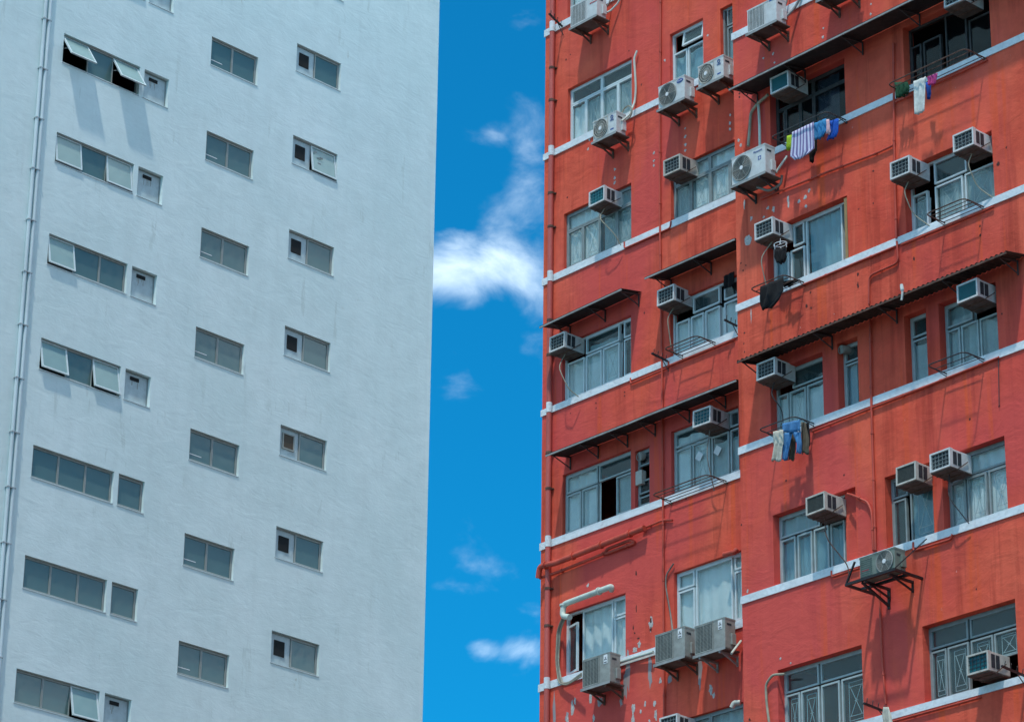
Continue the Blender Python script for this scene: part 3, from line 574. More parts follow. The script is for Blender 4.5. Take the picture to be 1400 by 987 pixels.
# ------------------------------------------------------------------ window air conditioner
def window_ac(f, cx, cy, label, w=.485, h=.355, d=.42, coil='coil_dark', wire='grid', body='ac', louvre='grid', hose=None, strut=True, hose_mat='hose', cells=(5, 4)):
    s, z = f.px(cx, cy, d); z -= h/2
    t = thing('window_air_conditioner', label, 'air conditioner', f, s, z, 'window air conditioners on the red block')
    rq = random.Random(int(cx)); t.rotation_euler = (R(rq.uniform(-2.2, .6)), R(rq.uniform(-1.2, 1.2)), f.ang + R(rq.uniform(-1.5, 1.5)))
    def casing():
        mb = MB(); y = -d
        mb.box(-w/2+.006, w/2-.006, y+.05, .14, .006, h-.006, .008)
        mb.frame(-w/2, w/2, 0, h, .032, y-.012, y+.06)
        return mb.mesh('casing', M[body])
    link('casing', cached(('acc', w, h, d, body), casing), t)
    link('coil', cached(('coil', w, h, d, coil), lambda: MB().box(-w/2+.03, w/2-.03, -d+.03, -d+.049, .03, h-.03).mesh('coil', M[coil])), t)
    def gr():
        mb = MB()
        if louvre == 'grid':
            for i in range(1, cells[0]): x = -w/2+.03+(w-.06)*i/cells[0]; mb.box(x-.004, x+.004, -d+.006, -d+.016, .032, h-.032)
            for i in range(1, cells[1]): zz = .03+(h-.06)*i/cells[1]; mb.box(-w/2+.032, w/2-.032, -d+.002, -d+.012, zz-.004, zz+.004)
        else:
            n = 13
            for i in range(n): zz = .04+(h-.08)*i/(n-1); mb.box(-w/2+.032, w/2-.032, -d+.002, -d+.022, zz-.004, zz+.004)
        return mb.mesh('rear_grille', M[wire])
    link('rear_grille', cached(('gr', w, h, d, wire, louvre, cells), gr), t)
    for x in (-1, 1):
        for k, (ya, yb) in enumerate(((-d+.07, -d+.165), (-d+.19, -d+.285))):
            def lv():
                mb = MB(); X = x*(w/2-.003); mb.box(min(X, X+x*.004), max(X, X+x*.004), ya, yb, .06, h-.05)
                return mb.mesh('side_vent', M['coil_dark'])
            link('side_vent', cached(('sv', w, h, d, x, k), lv), t)
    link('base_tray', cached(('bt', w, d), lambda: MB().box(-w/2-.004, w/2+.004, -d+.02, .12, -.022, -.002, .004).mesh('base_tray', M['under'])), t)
    if strut:
        def stt():
            mb = MB()
            for x in (-1, 1): mb.bar((x*(w/2+.012), -d*.55, .0), (x*(w/2+.012), .02, h*.55), .014)
            mb.bar((-w/2, -d*.6, -.03), (w/2, -d*.6, -.03), .02); mb.bar((-w/2, -d*.15, -.03), (w/2, -d*.15, -.03), .02)
            return mb.mesh('support_bar', M['rust'])
        link('support_bar', cached(('st', w, h, d), stt), t)
    if hose:
        obj('drain_hose', MB().tube([(-.0, -d*.45, -.02)] + [(x, y, zz) for x, y, zz in hose], .011, 7, 4), M[hose_mat], t, smooth=True)
    return t
def mid(*p): return sum(q[0] for q in p)/len(p), sum(q[1] for q in p)/len(p)
ACS = [
 (RL, (816, 269), 'white window air conditioner with teal grille over the upper left curtained window', dict(coil='coil_teal', wire='grid_teal', hose=[(.05, -.4, -.35), (.32, -.2, -.75), (.36, -.05, -.98)])),
 (RL, (918.5, 226), 'grey weathered window air conditioner with dark grid left of the large round fan condenser', dict(body='ac_beige', coil='coil_dark', wire='grid')),
 (RL, (761.8, 468.3), 'white window air conditioner at the corner of the red block, under the small left awning', dict(hose=[(.04, -.4, -.4), (.22, -.25, -.9), (.33, -.06, -1.05)])),
 (RL, (909.7, 404.5), 'white window air conditioner beneath the short awning next to the projecting bay', dict(wire='grid', hose=[(-.02, -.35, -.3), (-.05, -.2, -.9)])),
 (RL, (958.8, 570.5), 'white window air conditioner with teal grid held on a rusty plate above two paper notes', dict(coil='coil_teal', wire='grid', hose=[(.02, -.3, -.6), (.06, -.1, -1.3)], hose_mat='hose_grey')),
 (RL, (913.5, 991), 'white window air conditioner cut off by the bottom edge, near a beige pipe end', dict(coil='coil_dark')),
 (RR, (1065.7, 113), 'window air conditioner with bright teal back, in shade under the long top awning', dict(coil='coil_teal', wire='grid_teal', louvre='slats')),
 (RR, (1304, -5), 'window air conditioner at the top edge above the darkest window', dict(coil='coil_dark')),
 (RR, (1230.3, 229.8), 'left window air conditioner of the two above the white framed window with the empty rack', dict(hose=[(.02, -.35, -.3), (.05, -.15, -.7), (.35, .0, -1.0)])),
 (RR, (1316.6, 192.3), 'right window air conditioner of the two above the white framed window with the empty rack', dict(hose=[(.02, -.35, -.3), (.05, -.15, -.7), (.28, .0, -.95)])),
 (RR, (1044.2, 312.8), 'white window air conditioner with a clip hanger of dark socks under it', dict(hose=[(-.14, -.4, -.4), (-.16, -.2, -1.0)])),
 (RR, (1047, 505.3), 'white window air conditioner below the left end of the corrugated awning', dict(hose=[(.06, -.35, -.35), (.12, -.1, -.6), (.10, -.03, -1.3)], hose_mat='steel')),
 (RR, (1322.8, 398), 'white window air conditioner with plain teal back under the right end of the corrugated awning', dict(coil='coil_teal', wire='grid_teal', louvre='slats')),
 (RR, (1115.4, 688.8), 'beige window air conditioner with a plain dark screen beside the bent red pipe', dict(coil='coil_grey', wire='coil_grey', louvre='slats', body='ac_beige', hose=[(.12, -.3, -.5), (.42, -.05, -1.05), (.42, -.02, -1.35)], hose_mat='rust')),
 (RR, (1239.2, 648), 'beige window air conditioner with black louvres, left of a close pair', dict(coil='coil_dark', wire='coil_grey', louvre='slats', body='ac_beige')),
 (RR, (1285.7, 629.6), 'white window air conditioner with grid grille, right of a close pair', dict(hose=[(.05, -.3, -.5), (.30, -.05, -1.0)], hose_mat='steel')),
 (RR, (1337, 906), 'beige window air conditioner low in the wide grilled window at the bottom right', dict(coil='coil_teal', wire='coil_dark', body='ac_beige')),
]
for f, (x, y), lb, kw in ACS: window_ac(f, x, y, lb, **kw)
# ------------------------------------------------------------------ outdoor condenser on wall brackets
def condenser(f, TL, BR, label, w=.80, h=.54, dp=.28, body='ac', style='radial', fan=-1, logo=None, frame='rust', tray='galv', d=.48, fan_r=None):
    cx, cy = (TL[0]+BR[0])/2, (TL[1]+BR[1])/2
    s, z = f.px(cx, cy, d); z -= h/2
    t = thing('outdoor_condenser', label, 'air conditioner', f, s, z, 'outdoor condenser units bolted to the red block')
    yf, yb = -d, -d+dp; fr = (fan_r or .215)*1.06; fx = fan*(w/2-fr-.035); fz = h/2
    cs = MB().box(-w/2, w/2, yf, yb, 0, h, .014); cs.frame(-w/2-.004, w/2+.004, h-.03, h+.004, .012, yf-.004, yb+.004)
    obj('casing', cs, M[body], t)
    if style in ('radial', 'rings'):
        obj('fan_recess', MB().cyl((fx, yf-.003, fz), (0, 1, 0), fr, .004, 32), M['coil_grey' if style == 'radial' else 'coil_dark'], t)
        fb = MB()
        for k in range(3):
            a = k*2*math.pi/3+.4; c, sn = math.cos(a), math.sin(a)
            for q in range(4):
                b0 = a+q*.22; r0, r1 = .05, fr*.93
                fb.quad((fx+math.cos(b0)*r0, yf-.006-.001*q, fz+math.sin(b0)*r0), (fx+math.cos(b0)*r1, yf-.006-.001*q, fz+math.sin(b0)*r1), (fx+math.cos(b0+.22)*r1, yf-.0065-.001*q, fz+math.sin(b0+.22)*r1), (fx+math.cos(b0+.22)*r0, yf-.0065-.001*q, fz+math.sin(b0+.22)*r0))
        obj('fan_blades', fb, M['coil_dark' if style == 'radial' else 'steel'], t)
        gd = MB()
        if style == 'radial':
            for R_ in (.25, .5, .75, 1): gd.ring((fx, yf-.02, fz), fr*R_, .005 if R_ < 1 else .009)
            for k in range(28): a = k*2*math.pi/28+.05; gd.bar((fx+math.cos(a)*.04, yf-.022, fz+math.sin(a)*.04), (fx+math.cos(a+.18)*fr, yf-.016, fz+math.sin(a+.18)*fr), .006)
        else:
            for k in range(9): gd.ring((fx, yf-.02, fz), fr*(k+2)/10, .0045 if k < 8 else .010)
            for k in range(6): a = k*math.pi/3; gd.bar((fx+math.cos(a)*.04, yf-.022, fz+math.sin(a)*.04), (fx+math.cos(a)*fr, yf-.016, fz+math.sin(a)*fr), .007)
        obj('fan_guard', gd, M['ac_beige' if style == 'radial' else 'ac_grey'], t)
        obj('fan_hub', MB().cyl((fx, yf-.032, fz), (0, 1, 0), .042, .014, 18), M['sticker'], t)
        if style == 'radial': obj('fan_surround', MB().frame(fx-fr-.012, fx+fr+.012, fz-fr-.012, fz+fr+.012, .014, yf-.010, yf+.002), M['ac_beige'], t)
    else:
        x0, x1 = -w/2+.03, -w/2+.03+w*.56
        obj('coil', MB().box(x0, x1, yf-.004, yf+.004, .035, h-.035), M['coil_grey'], t)
        gd = MB().frame(x0-.01, x1+.01, .025, h-.025, .014, yf-.018, yf-.002)
        for k in range(20): zz = .045+(h-.09)*k/19; gd.box(x0, x1, yf-.014, yf-.006, zz-.004, zz+.004)
        for k in range(5): xx = x0+(x1-x0)*(k+.5)/5; gd.box(xx-.003, xx+.003, yf-.0175, yf-.0145, .03, h-.03)
        obj('fan_guard', gd, M[body], t)
    lx = -fan*(w/2-.13)
    if logo == 'three':
        if style == 'louvre' and body == 'ac_grey':
            obj('sticker', MB().box(lx-.055, lx+.055, yf-.004, yf, h-.21, h-.03), M['sticker'], t); diamonds(t, lx, yf-.008, h-.115, .045, 'logo_black'); obj('caption_bar', MB().box(lx-.035, lx+.035, yf-.008, yf-.004, h-.19, h-.175), M['logo_black'], t)
        else: diamonds(t, lx+.02, yf-.006, h-.09, .05, 'logo_red'); logo_text('MITSUBISHI', .045, 'logo_red', t, (lx+.02, yf-.006, h-.18))
    if logo == 'gree':
        obj('emblem', MB().ring((lx, yf-.004, h-.10), .034, .009, n=20), M['logo_blue'], t); logo_text('GREE', .05, 'logo_blue', t, (lx, yf-.006, h-.175)); obj('rating_label', MB().box(lx-.05, lx+.05, yf-.003, yf, h-.40, h-.37), M['logo_blue'], t)
    if logo == 'carrier':
        mb = MB(); mb.tube([(lx, yf-.008, h-.09), (lx, yf, h-.09)], .05, 24, 0); mb.v = [((v[0]-lx)*1.9+lx, v[1], (v[2]-h+.09)*.85+h-.09) for v in mb.v]; obj('emblem', mb, M['logo_blue'], t); logo_text('Carrier', .045, 'sticker', t, (lx, yf-.011, h-.09))
    if logo == 'panasonic': logo_text('Panasonic', .060, 'logo_blue', t, (lx-.06, yf-.006, h-.10)); obj('rating_label', MB().frame(lx-.06, lx+.02, h-.30, h-.22, .014, yf-.004, yf), M['logo_blue'], t)
    if logo == 'blue': obj('emblem', MB().box(lx-.06, lx+.06, yf-.005, yf, h-.045, h-.02), M['logo_blue'], t)
    if logo == 'red':
        obj('red_stripe', MB().box(-w/2+.06, -w/2+.22, yf-.006, yf-.002, h*.36, h*.40), M['logo_red'], t)
        lv = MB()
        for k in range(9): zz = .06+k*(h-.12)/8; lv.box(-w/2+.02, -w/2+.30, yf-.010, yf-.002, zz-.005, zz+.005)
        obj('front_louvre', lv, M[body], t)
    X = w/2
    obj('handle_recess', MB().box(X-.002, X+.004, yf+.05, yf+.17, h-.14, h-.10), M['coil_dark'], t)
    obj('valve_cover', MB().box(X, X+.05, yf+.14, yf+.25, .08, .30, .008), M[body], t)
    obj('side_grille', MB().box(-X-.004, -X+.002, yf+.05, yb-.04, .05, h-.05), M['coil_dark'], t)
    # wall brackets, plate and braces
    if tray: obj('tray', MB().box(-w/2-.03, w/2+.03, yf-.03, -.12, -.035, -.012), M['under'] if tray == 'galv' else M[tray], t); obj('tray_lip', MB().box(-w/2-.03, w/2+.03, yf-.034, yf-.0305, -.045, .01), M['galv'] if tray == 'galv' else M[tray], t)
    for x in (-w*.33, w*.33):
        bk = MB().bar((x, yf-.02, -.058), (x, 0, -.058), .045, .045); bk.bar((x, -.014, -.05), (x, -.014, -.25), .04, .026); bk.bar((x, yf+.10, -.075), (x, -.02, -.22), .03)
        obj('bracket', bk, M[frame], t)
    return t
condenser(RL, (779, 3), (817, 28), 'white condenser with red emblem at the top left corner of the red block', logo='three', style='louvre', w=.84)
condenser(RL, (808.6, 166.1), (844.5, 181.3), 'small white fan condenser with coiled hose, below the upper left window', w=.72, h=.50, logo='gree', fan_r=.20)
condenser(RL, (898.2, 119.5), (937.7, 134.7), 'white condenser with ringed round fan and blue oval emblem', w=.78, h=.54, style='rings', logo='carrier', fan_r=.235)
condenser(RL, (952.9, 92.2), (990.4, 104.3), 'white fan condenser to the right of the one with the blue oval emblem', w=.74, h=.50, logo='gree', fan_r=.20)
condenser(RL, (794.8, 905.5), (835.6, 927.8), 'grey condenser under the window with the white pipe, lowest left', body='ac_grey', style='louvre', logo='three', w=.80, h=.60, frame='rust')
condenser(RL, (893.6, 870.9), (938.2, 893.7), 'grey condenser, left of the two side by side under the curtained window', body='ac_grey', style='louvre', logo='three', w=.82, h=.60)
condenser(RL, (948.1, 859.5), (993, 881.2), 'grey condenser, right of the two side by side under the curtained window', body='ac_grey', style='louvre', logo='three', w=.82, h=.60, frame='galv')
condenser(RR, (1024.6, 14.5), (1058.4, 28.9), 'white condenser with dark grille at the top of the projecting bay', style='louvre', logo='blue', w=.80, h=.54)
condenser(RR, (999.9, 217.4), (1046.2, 234.9), 'large white condenser with dark round fan on the corner of the projecting bay', w=.92, h=.62, style='rings', logo='panasonic', fan_r=.24, frame='steel', d=.52)
d3 = condenser(RR, (1175.6, 764.3), (1223, 777), 'dark greenish condenser with red stripe on a black steel frame', body='ac_green', style='rings', fan=1, logo='red', w=.84, h=.42, frame='black_steel', tray=None, fan_r=.185, d=.62)
# open black frame under the dark condenser
fm_ = MB()
for y in (-.72, -.34): fm_.bar((-.66, y, -.04), (.50, y, -.04), .05)
for x in (-.66, .50): fm_.bar((x, -.74, -.045), (x, 0, -.045), .045)
fm_.bar((-.66, -.72, -.02), (-.44, -.72, .34), .03); fm_.bar((.50, -.72, -.02), (.72, -.1, .62), .02); fm_.bar((-.30, -.70, -.08), (-.30, -.02, -.36), .04); fm_.bar((-.30, 0, -.06), (-.30, 0, -.42), .05)
obj('support_frame', fm_, M['black_steel'], d3)
condenser(RR, (1118, -34), (1158, -16), 'condenser cut off by the top edge above the long top awning', w=.80, h=.54, style='louvre')
# ------------------------------------------------------------------ awnings
def awning(f, pts, label, d=.58, drop=.10, m='awning', corr=False, braces=(), thick=.006):
    """pts: outer edge in the photograph, left to right; a sheet from the wall out to that edge"""
    P = [f.px(x, y, d) for x, y in pts]; s0, z0 = P[0]
    t = thing('awning', label, 'awning', f, s0, z0, 'metal awnings over the windows of the red block')
    A = MB(); n = 0; fine = []
    for (a, b) in zip(P, P[1:]):
        k = int(abs(b[0]-a[0])/.019)+1 if corr else 1
        for i in range(k): fine.append((a[0]+(b[0]-a[0])*i/k, a[1]+(b[1]-a[1])*i/k))
    fine.append(P[-1])
    for i, (s, z) in enumerate(fine):
        wv = .016*math.sin((s-s0)*2*math.pi/.115) if corr else 0
        for (yy, zz) in ((-d, 0), (-.004, drop)):
            A.v.append((s-s0, yy, z-z0+zz+wv)); A.v.append((s-s0, yy, z-z0+zz+wv-thick))
    for i in range(len(fine)-1):
        j = i*4; q = j+4
        A.f += [(j, j+2, q+2, q), (j+1, q+1, q+3, j+3), (j, q, q+1, j+1), (j+2, j+3, q+3, q+2)]
    A.f += [(0, 1, 3, 2), (len(A.v)-4, len(A.v)-2, len(A.v)-1, len(A.v)-3)]
    obj('sheet', A, M[m], t, smooth=corr)
    e = MB()
    for a, b in zip(P, P[1:]): e.bar((a[0]-s0, -d+.012, a[1]-z0-.028), (b[0]-s0, -d+.012, b[1]-z0-.028), .022, .034)
    obj('edge_bar', e, M['galv'] if not corr else M['rust'], t)
    for x in braces:
        s, z = f.px(x, pts[0][1], d); 
        zz = None
        for a, b in zip(P, P[1:]):
            if a[0] <= s <= b[0]+1e-6: zz = a[1]+(b[1]-a[1])*(s-a[0])/(b[0]-a[0])
        if zz is None: zz = P[-1][1] if s > P[-1][0] else P[0][1]; s = min(max(s, P[0][0]+.05), P[-1][0]-.05)
        bk = MB().bar((s-s0, -d+.05, zz-z0-.035), (s-s0, -.015, zz-z0+drop-.045), .03); bk.bar((s-s0, -.016, zz-z0+drop-.03), (s-s0, -.016, zz-z0-.22), .026, .02); bk.bar((s-s0, -d+.09, zz-z0-.04), (s-s0, -.02, zz-z0-.19), .018)
        obj('brace', bk, M['steel'], t)
    return t
awning(RL, [(737.2, 446.3), (849.1, 394.1)], 'short sloping metal awning over the window at the left corner', braces=(752, 800, 846))
awning(RL, [(880.9, 379.4), (1004, 325.6)], 'short metal awning that ends against the projecting bay', braces=(890, 945, 1000))
awning(RL, [(745.5, 621.5), (856.3, 578), (887.4, 565), (1006, 518.5)], 'long sagging metal awning across both left windows', braces=(752, 790, 830, 868, 915, 965))
awning(RR, [(996, 121.6), (1242.4, 0), (1400, -77)], 'long dark metal awning across the top of the projecting bay', d=.66, braces=(1004, 1070, 1150, 1230, 1320))
awning(RR, [(1007.2, 493.7), (1375, 343.5)], 'long rusty corrugated awning across the middle of the projecting bay', corr=True, m='corr', braces=(1012, 1110, 1200, 1290, 1370))
s, z = RR.px(1234, 402, .6); obj('rag', MB().tube([(s+RL.off, -1.47, z+.18), (s+.02, -1.47, z+.02), (s-.02, -1.46, z-.12)], [.03, .035, .02], 8, 1), M['c_white'], rb)
# ------------------------------------------------------------------ drying racks and laundry
RK = []
def rack(f, OL, OR, label, d=.56, n=3, m='rust', r=.013):
    (s0, z0), (s1, z1) = f.px(*OL, d), f.px(*OR, d); z = (z0+z1)/2; W = s1-s0
    t = thing('drying_rack', label, 'drying rack', f, s0, z, 'drying racks under the windows of the red block')
    lo = MB().tube([(0, 0, 0), (0, -d, 0), (W, -d, 0), (W, 0, 0)], r, 8, 2); obj('outer_loop', lo, M[m], t, smooth=True)
    for k in range(n): y = -d*(k+.6)/(n+.6); obj('rod', MB().tube([(0.005, y, -.004), (W-.005, y, -.004)], r*.65, 6, 0), M[m], t, smooth=True)
    for x in (0, W): obj('wall_mount', MB().box(x-.02, x+.02, -.02, 0, -.07, .05).bar((x, -.30, -.01), (x, -.01, -.06), .012), M[m], t)
    RK.append((f, s0, z, W)); return t
rack(RL, (907.1, 476.3), (951.6, 459.3), 'small empty rusty drying rack below the white framed window beside the bay', n=4)
rack(RL, (890.5, 675.3), (966.1, 649.4), 'wide empty rusty drying rack under the window with two paper notes', n=4)
rack(RR, (1053, 189.3), (1129.8, 151.3), 'drying rack under the shaded window holding the striped towel', n=3, m='steel')
rack(RR, (1212.8, 117), (1319.2, 65.3), 'wide drying rack at the upper right with a green cloth and a pale towel', n=3, m='rust')
rack(RR, (1264.9, 293.8), (1317.7, 270.4), 'empty drying rack under the white framed window with two air conditioners', n=4)
rack(RR, (1024.6, 394.9), (1072, 375.7), 'drying rack with a black garment over it', n=3)
rack(RR, (1266.6, 500.9), (1317.7, 479.6), 'empty black drying rack right of the narrow window, under the corrugated awning', n=2, m='steel')
rack(RR, (1036.2, 586.4), (1085.3, 569.7), 'drying rack with jeans and pale shorts', n=2, m='steel')
def garment(f, rows, off, label, m, name='garment', amp=.02, folds=3, cat='laundry', nseg=14, parts=None, thick=.01):
    """rows: (y, x left, x right) of the cloth's outline from top to bottom"""
    P0 = f.px((rows[0][1]+rows[0][2])/2, rows[0][0], off); s0, z0 = P0; rnd = random.Random(int(rows[0][0]*7+rows[0][1]))
    def sheet(rws):
        V = []; F = []; UV = []; T = []; rws = [(q[0], q[1], q[2], q[3] if len(q) > 3 else q[0]) for q in rws]
        for a, b in zip(rws, rws[1:]):
            k = max(2, int((b[0]-a[0])/3))
            for i in range(k): u = i/k; T.append([a[j]+(b[j]-a[j])*u for j in range(len(a))])
        T.append(list(rws[-1])); ph = rnd.random()*6
        for i, row in enumerate(T):
            y, xl, xr = row[:3]; yr = row[3] if len(row) > 3 else y; t = i/(len(T)-1)
            for j in range(nseg+1):
                v = j/nseg; X = xl+(xr-xl)*v; Y = y+(yr-y)*v + (1.2*math.sin(v*9+ph) if t > .85 else 0)
                s, z = f.px(X, Y, off); fold = amp*(.25+.75*t)*(math.sin(v*math.pi*2*folds+ph+t*1.3)+.5*math.sin(v*17+ph*3+t*4)); V.append((s-s0, -off+fold, z-z0)); UV.append((v, t))
        n = nseg+1
        for i in range(len(T)-1):
            for j in range(nseg): F.append((i*n+j, (i+1)*n+j, (i+1)*n+j+1, i*n+j+1))
        me = bpy.data.meshes.new(name); me.from_pydata(V, [], F); ul = me.uv_layers.new()
        for p in me.polygons:
            p.use_smooth = True
            for li in p.loop_indices: ul.data[li].uv = UV[me.loops[li].vertex_index]
        me.materials.append(M[m]); return me
    if parts:
        t = tag(link(name, None, None, f.P(s0, f.off, z0), f.ang), label, cat)
        for pn, rws in parts: o = link(pn, sheet(rws), t); o.modifiers.new('s', 'SOLIDIFY').thickness = thick
        return t
    o = tag(link(name, sheet(rows), None, f.P(s0, f.off, z0), f.ang), label, cat); o.modifiers.new('s', 'SOLIDIFY').thickness = thick; return o
def seg(*r): return list(r)
garment(RR, seg((186, 1076, 1084, 184), (197, 1076, 1083), (205, 1075, 1081)), .42, 'lime green cloth hanging left of the striped towel', 'c_lime', 'cloth')
garment(RR, seg((181, 1083, 1112, 167), (200, 1082, 1113, 188), (214, 1080.5, 1114, 203), (220, 1087, 1104, 212)), .50, 'white and purple striped towel on the shaded window rack', 'stripe', 'towel', .012, 2)
garment(RR, seg((169, 1113, 1129, 162), (182, 1113, 1130, 178), (192, 1115, 1126, 187)), .36, 'light blue garment between the striped towel and the deep blue one', 'c_sky', 'garment', .03)
garment(RR, seg((164, 1129, 1133, 163), (178, 1130, 1135), (183, 1130, 1134)), .40, 'narrow pink and white cloth between two blue garments', 'c_pinkwhite', 'cloth', .02, 1)
garment(RR, seg((166, 1133, 1146, 162), (180, 1133, 1145.5), (192, 1131, 1142, 188)), .34, 'deep blue shirt at the right end of the striped towel rack', 'c_blue', 'shirt', .03)
garment(RR, seg((186, 1104, 1117), (206, 1104, 1116), (214, 1107, 1112), (222, 1108, 1111.5)), .20, 'black cloth hanging behind the striped towel', 'c_black', 'cloth', .02)
garment(RR, seg((113, 1222, 1240, 112), (124, 1224, 1243, 120), (135, 1227, 1240, 128)), .30, 'dark green cloth at the left end of the upper right rack', 'c_green', 'cloth', .04)
garment(RR, seg((111.5, 1249, 1265.5, 105), (135, 1250, 1265.5, 130), (158, 1252, 1264, 152)), .46, 'long pale towel hanging over the upper right rack', 'c_white', 'towel', .03, 2)
garment(RR, seg((106, 1267, 1281, 100), (112, 1268, 1279), (116, 1270, 1277)), .36, 'bright pink cloth right of the long pale towel', 'c_pink', 'cloth', .04)
garment(RR, seg((113, 1266, 1273), (128, 1267, 1273), (135, 1268, 1271)), .25, 'small dark blue cloth behind the long pale towel', 'c_blue', 'cloth', .02)
garment(RR, seg((392, 1040, 1071, 378), (404, 1040, 1071, 398), (416, 1038.5, 1066, 410), (424, 1040, 1055, 421)), .44, 'black garment draped over the rack below the clip hanger', 'c_black', 'garment', .05, 2)
garment(RR, seg((384, 1069, 1094, 382), (388, 1070, 1090, 386), (392, 1070, 1080)), .22, 'dark trousers lying across the rack beside the black garment', 'c_black', 'trousers', .04, 2)
garment(RR, seg((590, 1056.5, 1070, 587), (606, 1057, 1070), (608, 1057, 1069), (630, 1055, 1067)), .46, 'cream shorts pegged to the rack left of the jeans', 'c_cream', 'shorts', .035, 2)
garment(RR, seg((579, 1070, 1094, 573), (590, 1070.5, 1094)), .40, 'blue jeans hanging by the waist from the rack', 'c_denim', 'jeans', .03, 2,
        parts=(('waist', seg((579, 1070, 1094, 573), (584, 1070, 1094.5, 580), (592, 1070.5, 1095, 590))), ('leg', seg((592, 1070.5, 1083, 591), (610, 1070, 1080), (629, 1070, 1077))), ('leg', seg((591, 1083, 1095, 590), (606, 1088, 1095.5), (619, 1088, 1094)))))
garment(RR, seg((592, 1080, 1088), (612, 1080, 1087), (629, 1079, 1086)), .28, 'brown trouser leg between the legs of the jeans', 'c_brown', 'trousers', .02, 1)
garment(RR, seg((577, 1095, 1101), (600, 1095.5, 1105), (620, 1095.5, 1105)), .28, 'brown trousers right of the jeans', 'c_brown', 'trousers', .02, 1)
garment(RR, seg((578, 1101, 1106), (598, 1102, 1107.5), (609, 1103, 1107.5)), .18, 'black cloth at the right end of the jeans rack', 'c_black', 'cloth', .02, 1)
garment(RR, seg((966, 1208, 1215), (976, 1207, 1218), (992, 1209, 1222)), .40, 'cream cloth hanging from the black rod at the bottom edge', 'c_cream', 'cloth', .03, 1)
garment(RL, seg((378, 989, 1003, 371), (388, 989, 1003, 382), (396, 991, 1002, 390)), .03, 'dark clothes hanging inside the window beside the bay', 'c_black', 'clothes', .03, 2)
# clip hanger under the air conditioner
s, z = RR.px(1067, 334, .3); t = thing('clip_hanger', 'white clip hanger with pegs below an air conditioner', 'hanger', RR, s, z, off=0)
hg = MB().ring((0, -.3, 0), .15, .008); hg.v = [(v[0], -.3+(v[2])*.7, (v[1]+.3)) for v in hg.v]; hg.bar((0, -.3, 0), (0, -.3, .12), .008).bar((-.15, -.3, 0), (.15, -.3, 0), .008)
obj('ring', hg, M['sticker'], t)
for k in range(6): a = k*math.pi/3; obj('peg', MB().box(-.008, .008, -.006, .006, -.06, 0), M['sticker'], t, loc=(.15*math.cos(a), -.3+.10*math.sin(a), 0))
garment(RR, seg((341, 1060, 1075, 338), (352, 1059.5, 1075, 350), (360, 1063, 1072)), .30, 'bunch of black socks on the clip hanger', 'c_black', 'socks', .04, 3)
# hooked rods on brackets
def hook_rod(f, x0, y0, x1, y1, d0, d1, label, prong=True, seedn=4):
    (s0, z0), (s1, z1) = f.px(x0, y0, d0), f.px(x1, y1, d1)
    t = thing('hooked_rod', label, 'clothes rod', f, s1, z1, 'black hooked rods on the red block'); b = MB().bar((s0-s1, -d0, z0-z1), (0, -d1, 0), .035, .035); obj('rod', b, M['black_steel'], t)
    for k in range(seedn):
        u = (k+.5)/seedn; p = Vector((s0-s1, -d0, z0-z1)).lerp(Vector((0, -d1, 0)), u); obj('hook', MB().tube([p, p+Vector((.01, 0, .06)), p+Vector((.04, -.02, .10)), p+Vector((.05, -.04, .07))], .008, 6, 1), M['steel'], t)
    obj('stay', MB().bar((s0*.4+s1*.6-s1, -(d0*.4+d1*.6), (z0-z1)*.4), (.02, -.01, -.22), .014), M['steel'], t); return t
hook_rod(RL, 891, 483, 913, 494, .50, .02, 'black rod with hooks beside the small rusty rack')
hook_rod(RL, 750.5, 19, 769, 37, .45, .02, 'dark bracket rod at the top left corner of the red block')
hook_rod(RR, 1181, 961, 1212, 973, .70, .10, 'black pronged rod by the lower left bay window, at the bottom edge')
hook_rod(RR, 1369.5, 910, 1402, 924, .65, .02, 'black pronged rod right of the lowest beige air conditioner')
s, z = RL.px(1000, 440, .1); 
hook_rod(RL, 990, 437, 1008, 446, .25, .02, 'small dark hooks in the window below the short bay side awning', seedn=3)
# ------------------------------------------------------------------ pipes
def pipe(f, pts, r, m, label, name='drain_pipe', off=None, clips=0, n=12, cat='pipe', smooth=2, ends=False):
    o = off if off is not None else r+.015
    P = [f.px(p[0], p[1], p[2] if len(p) > 2 else o) + ((p[2] if len(p) > 2 else o),) for p in pts]; s0, z0 = P[-1][0], P[-1][1]
    Q = [(s-s0, -oo, z-z0) for s, z, oo in P]
    t = thing(name, label, cat, f, s0, z0, 'red painted pipes on the red block' if m == 'pipe_red' else 'hoses and ducts of the air conditioners'); obj('pipe', MB().tube(Q, r, n, smooth), M[m], t, smooth=True)
    for k in range(clips):
        u = (k+.5)/clips; L = [(Vector(b)-Vector(a)).length for a, b in zip(Q, Q[1:])]; dd = u*sum(L); i = 0
        while dd > L[i]: dd -= L[i]; i += 1
        a, b = Vector(Q[i]), Vector(Q[i+1]); p = a.lerp(b, dd/L[i]); dr = (b-a).normalized()
        obj('collar', MB().tube([p-dr*.02, p+dr*.02], r*1.35, n, 0), M[m], t, smooth=True)
    return t
